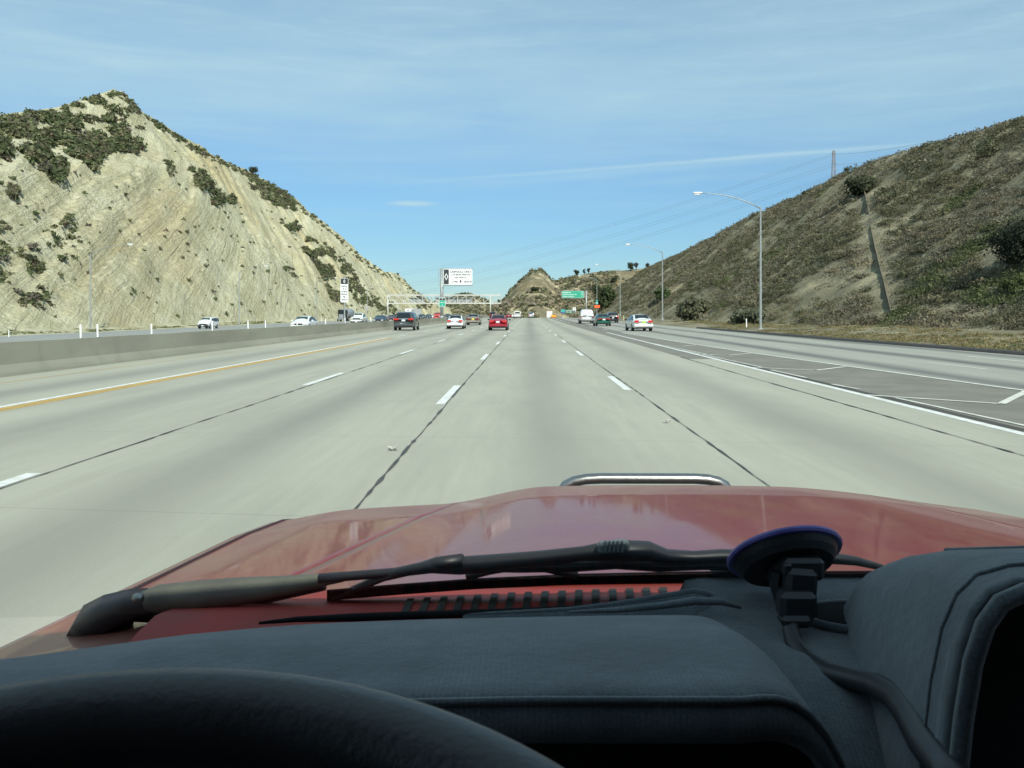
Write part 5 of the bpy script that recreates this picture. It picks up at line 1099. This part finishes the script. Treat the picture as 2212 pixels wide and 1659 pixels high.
# folded edge of the cover
fp = [(1000, 1325), (1120, 1320), (1230, 1315), (1320, 1305), (1400, 1293), (1460, 1283), (1500, 1277), (1530, 1283), (1560, 1296)]
h = MB(); h.tube([P(x, y + 3, .945 + .012 * (i > 4)) for i, (x, y) in enumerate(fp)], [.002, .003, .004, .0045, .005, .0055, .006, .006, .004], 10, flat=.8)
h.grid([[tuple(Vector(P(x, y + 5, .94)) + Vector((0, -.05 * v, -.035 * v))) for v in (0, .5, 1)] for x, y in fp])
h.tube([P(x, y, .90) for x, y in ((1230, 1322), (1330, 1318), (1430, 1308), (1500, 1298), (1560, 1300), (1600, 1312))], [.002, .004, .005, .006, .005, .003], 8, flat=.7); h.build('cover_fold', M['carpet'], dashm, smooth=True, origin=V0)
# speaker well
h = MB(); cxx, cyy = .345, .90
h.tube([(.335 + .052 * math.cos(a), .895 + .04 * math.sin(a), 1.334) for a in np.linspace(0, 2 * math.pi, 25)], .0045, 6, cap=False); h.build('vent_ring', M['carpet'], dashm, smooth=True, origin=V0)
h = MB(); h.add([(.335 + .049 * math.cos(a), .895 + .037 * math.sin(a), 1.3365) for a in np.linspace(0, 2 * math.pi, 24, endpoint=False)], [tuple(range(24))]); h.build('vent_hole', M['rubber'], dashm, origin=V0)
# side hump
def hump(v):                # v 0 near opening .. 1 far end; arch profile points (X, Z)
    Y = .555 + .40 * v; zt_ = float(np.interp(v, [0, .25, .6, .85, 1], [1.472, 1.468, 1.430, 1.392, 1.335])); x0 = float(np.interp(v, [0, .3, .6, .85, 1], [.272, .288, .304, .322, .345]))
    pr = []; zb = 1.25 if v < .9 else 1.28
    for a, b_ in ((0, 0), (.003, .38), (.007, .64), (.014, .80), (.026, .905), (.044, .965), (.075, .992), (.13, 1.003), (.30, 1.01), (.5, 1.01), (.8, 1.0), (1.1, .99)):
        pr.append((x0 + a * float(np.interp(v, [0, .3], [.55, 1])) - (1 - b_) * .015, Y + .03 * math.sin(min(a, .5) * 3) * max(0, 1 - v * 5), zb + (zt_ - zb) * b_))
    return pr
g = [[(x, y + .02, z - .012) for x, y, z in [(p[0] + .012, p[1], p[2]) for p in hump(0)]]] + [hump(v) for v in np.linspace(0, 1, 22)]
last = hump(1.0); g.append([(p[0] + .02, .965, 1.26) for p in last])
hm = MB().grid(g).build('instrument_hood', M['carpet'], own, smooth=True, origin=V0); md = hm.modifiers.new('s', 'SOLIDIFY'); md.thickness = .012; md.offset = -1
h = MB(); h.tube([(p[0] + .004, p[1] - .004, p[2] - .004) for p in hump(0)], .006, 6); h.tube([(p[0], p[1], p[2] + .001) for p in hump(.12)], .0018, 5); h.build('piping', M['carpet'], hm, smooth=True, origin=V0)
h = MB(); h.tube([hump(.12)[5], hump(.3)[7], hump(.45)[7], hump(.6)[6]], .0022, 5); h.build('seam', M['carpet'], hm, smooth=True, origin=V0)
dark_pts = [(p[0] + .012, .605, p[2] - .014) for p in hump(.12)]; MB().slab([(dark_pts[0][0], .605, 1.0)] + dark_pts + [(dark_pts[-1][0], .605, 1.0)], .03).build('opening_dark_panel', M['cabin'], own, origin=V0)  # dark sheet set in the hood opening to stand for its black shade
MB().box((-.35, .70, 1.20), (1.12, .05, .30)).build('gauge_panel', M['cabin'], own, origin=V0)
MB().box((.55, .45, 1.20), (.6, .12, .04), bev=.01).build('radio_console', M['carpet'], own, origin=V0)
MB().box((.35, .50, 1.12), (2.0, .5, .2), bev=.03).build('lower_dash', M['cabin'], own, origin=V0)
# steering wheel
tw = R(13); Cw = Vector((-.150, .372 - .225 * math.cos(tw), 1.4628 - .225 * math.sin(tw)))
def wpt(a, r): return Cw + Vector((r * math.sin(a), r * math.cos(a) * math.cos(tw), r * math.cos(a) * math.sin(tw)))
sw = MB(); sw.tube([wpt(a, .238) for a in np.linspace(math.pi, 3 * math.pi, 121)], .0205, 20, cap=False); so = sw.build('steering_wheel', M['wheelb'], own, smooth=True, origin=V0)
h = MB(); h.tube([Cw + Vector((0, 0, -.09)), Cw + Vector((0, .01, -.035)), Cw + Vector((0, .02, -.02))], [.15, .155, .10], 32)
h.build('horn_pad', M['wheelb'], so, smooth=False, origin=V0)
for a in (R(95), R(-95), R(180)): MB().tube([Cw + Vector((0, 0, -.03)), wpt(a, .12) - Vector((0, 0, .02)), wpt(a, .222)], [.02, .014, .011], 8).build('spoke', M['wheelb'], so, smooth=True, origin=V0)
# cabin shell (roof, rear wall, doors, pillars) that shades the dashboard
MB().box((.35, -.63, 1.93), (1.9, 1.82, .05), bev=.02).build('roof', M['fender'], own, origin=V0)
MB().box((.35, -1.48, 1.35), (1.9, .05, 1.4)).build('rear_wall', M['cabin'], own, origin=V0)
for x in (-.66, 1.36):
    MB().box((x, -.3, .98), (.06, 2.4, .80), bev=.02).build('door', M['fender'], own, origin=V0)
    MB().tube([(x + (-.02 if x < 0 else .02), .95, 1.28), (x * 1.0, .25, 1.92)], .035, 6).build('windscreen_pillar', M['cabin'], own, origin=V0)
    MB().box((x, -.75, 1.68), (.05, 1.5, .66)).build('rear_side_panel', M['cabin'], own, origin=V0)
MB().box((.35, -.2, .55), (1.9, 2.6, .05)).build('cab_floor', M['cabin'], own, origin=V0)
for x in (-.5, 1.2):
    for y in (1.9, -2.2): MB().tube([(x - .12, y, .39), (x + .12, y, .39)], .39, 20).build('wheel', M['tyre'], own, origin=V0)
MB().box((.35, -2.4, .8), (1.9, 1.8, .5), bev=.05).build('cargo_bed', M['fender'], own, origin=V0)
# windscreen
m, t, b = newmat('windscreen glass'); t.nodes.remove(b); tr_ = nd(t, 'ShaderNodeBsdfTransparent'); tr_.inputs[0].default_value = (.93, .97, .95, 1); gl_ = nd(t, 'ShaderNodeBsdfGlossy'); gl_.inputs['Roughness'].default_value = .03
mx = nd(t, 'ShaderNodeMixShader'); fz_ = nd(t, 'ShaderNodeFresnel'); fz_.inputs[0].default_value = 1.35; t.links.new(mth(t, 'MULTIPLY', fz_.outputs[0], .6), mx.inputs[0]); t.links.new(tr_.outputs[0], mx.inputs[1]); t.links.new(gl_.outputs[0], mx.inputs[2]); t.links.new(mx.outputs[0], t.nodes['Material Output'].inputs[0])
g = [[(x, 1.0 - (z - 1.315) * 1.19 - .05 * ((x - .35) / .95) ** 2 + .02, z) for x in np.linspace(-.62, 1.32, 16)] for z in np.linspace(1.30, 1.91, 8)]
MB().grid(g).build('windscreen', m, own, smooth=True, origin=V0)
# ---------------------------------------------------------------- suction mount
n_ = Vector((0, -.643, -.766)).normalized()      # inward normal of the sloping glass
cc = Vector(P(1694, 1196, .915)); mt_ = empty('suction_mount', tuple(cc), label='black suction cup device mount with a blue-violet rim stuck to the windscreen', cat='phone mount')
O_ = tuple(cc)
tilt = Matrix.Rotation(R(-7), 4, 'Y')
ax_ = (tilt @ n_)
def disc(o0, o1, r0, r1, nm, m_, nn=40):
    MB().tube([cc + ax_ * o0, cc + ax_ * (o0 * .5 + o1 * .5), cc + ax_ * o1], [r0, (r0 + r1) / 2 + .001, r1], nn).build(nm, m_, mt_, smooth=False, origin=O_)
disc(-.002, .003, .0595, .0588, 'cup_rim', simple('violet suction rim', (.10, .085, .30), .35, 0, (.16, .13, .38), 20))
disc(.0035, .008, .0575, .053, 'cup_pad', simple('grey suction pad', (.16, .13, .19), .3, 0, scale=20)) if False else None
disc(.0035, .016, .0545, .046, 'cup', M['wblack'])
disc(.0165, .024, .024, .022, 'cup_hub', M['wblack'])
def mbx(x, y, Y, d, nm, bev=.003, rot=None, m_='wblack'): MB().box(P(x, y, Y), d, rot, bev).build(nm, M[m_], mt_, origin=O_)
mbx(1733, 1226, .875, (.040, .02, .022), 'lever', .004); mbx(1697, 1226, .872, (.010, .018, .012), 'lever_lip', .002); mbx(1727, 1262, .87, (.031, .022, .034), 'neck', .005, Matrix.Rotation(R(4), 4, 'Y'))
mbx(1720, 1305, .86, (.036, .024, .028), 'joint', .005); mbx(1717, 1338, .855, (.030, .022, .012), 'collar', .004)
h = MB(); h.tube([P(x, y, Y) for x, y, Y in ((1680, 1236, .885), (1676, 1262, .885), (1690, 1320, .88), (1697, 1348, .87))], [.008, .007, .005, .004], 6); h.build('side_plate', M['wblack'], mt_, origin=O_)
h = MB(); h.tube([P(x, y, Y) for x, y, Y in ((1714, 1335, .855), (1708, 1360, .845), (1716, 1392, .83), (1742, 1425, .81), (1785, 1452, .78), (1840, 1466, .75), (1890, 1478, .72), (1935, 1502, .68), (1968, 1545, .64), (1998, 1600, .60), (2040, 1655, .56), (2100, 1740, .5))], [.0085, .008, .0085, .009, .0095, .010, .0105, .011, .0115, .012, .012, .012], 12, flat=.75); h.build('gooseneck_arm', M['wblack'], mt_, smooth=True, origin=O_)
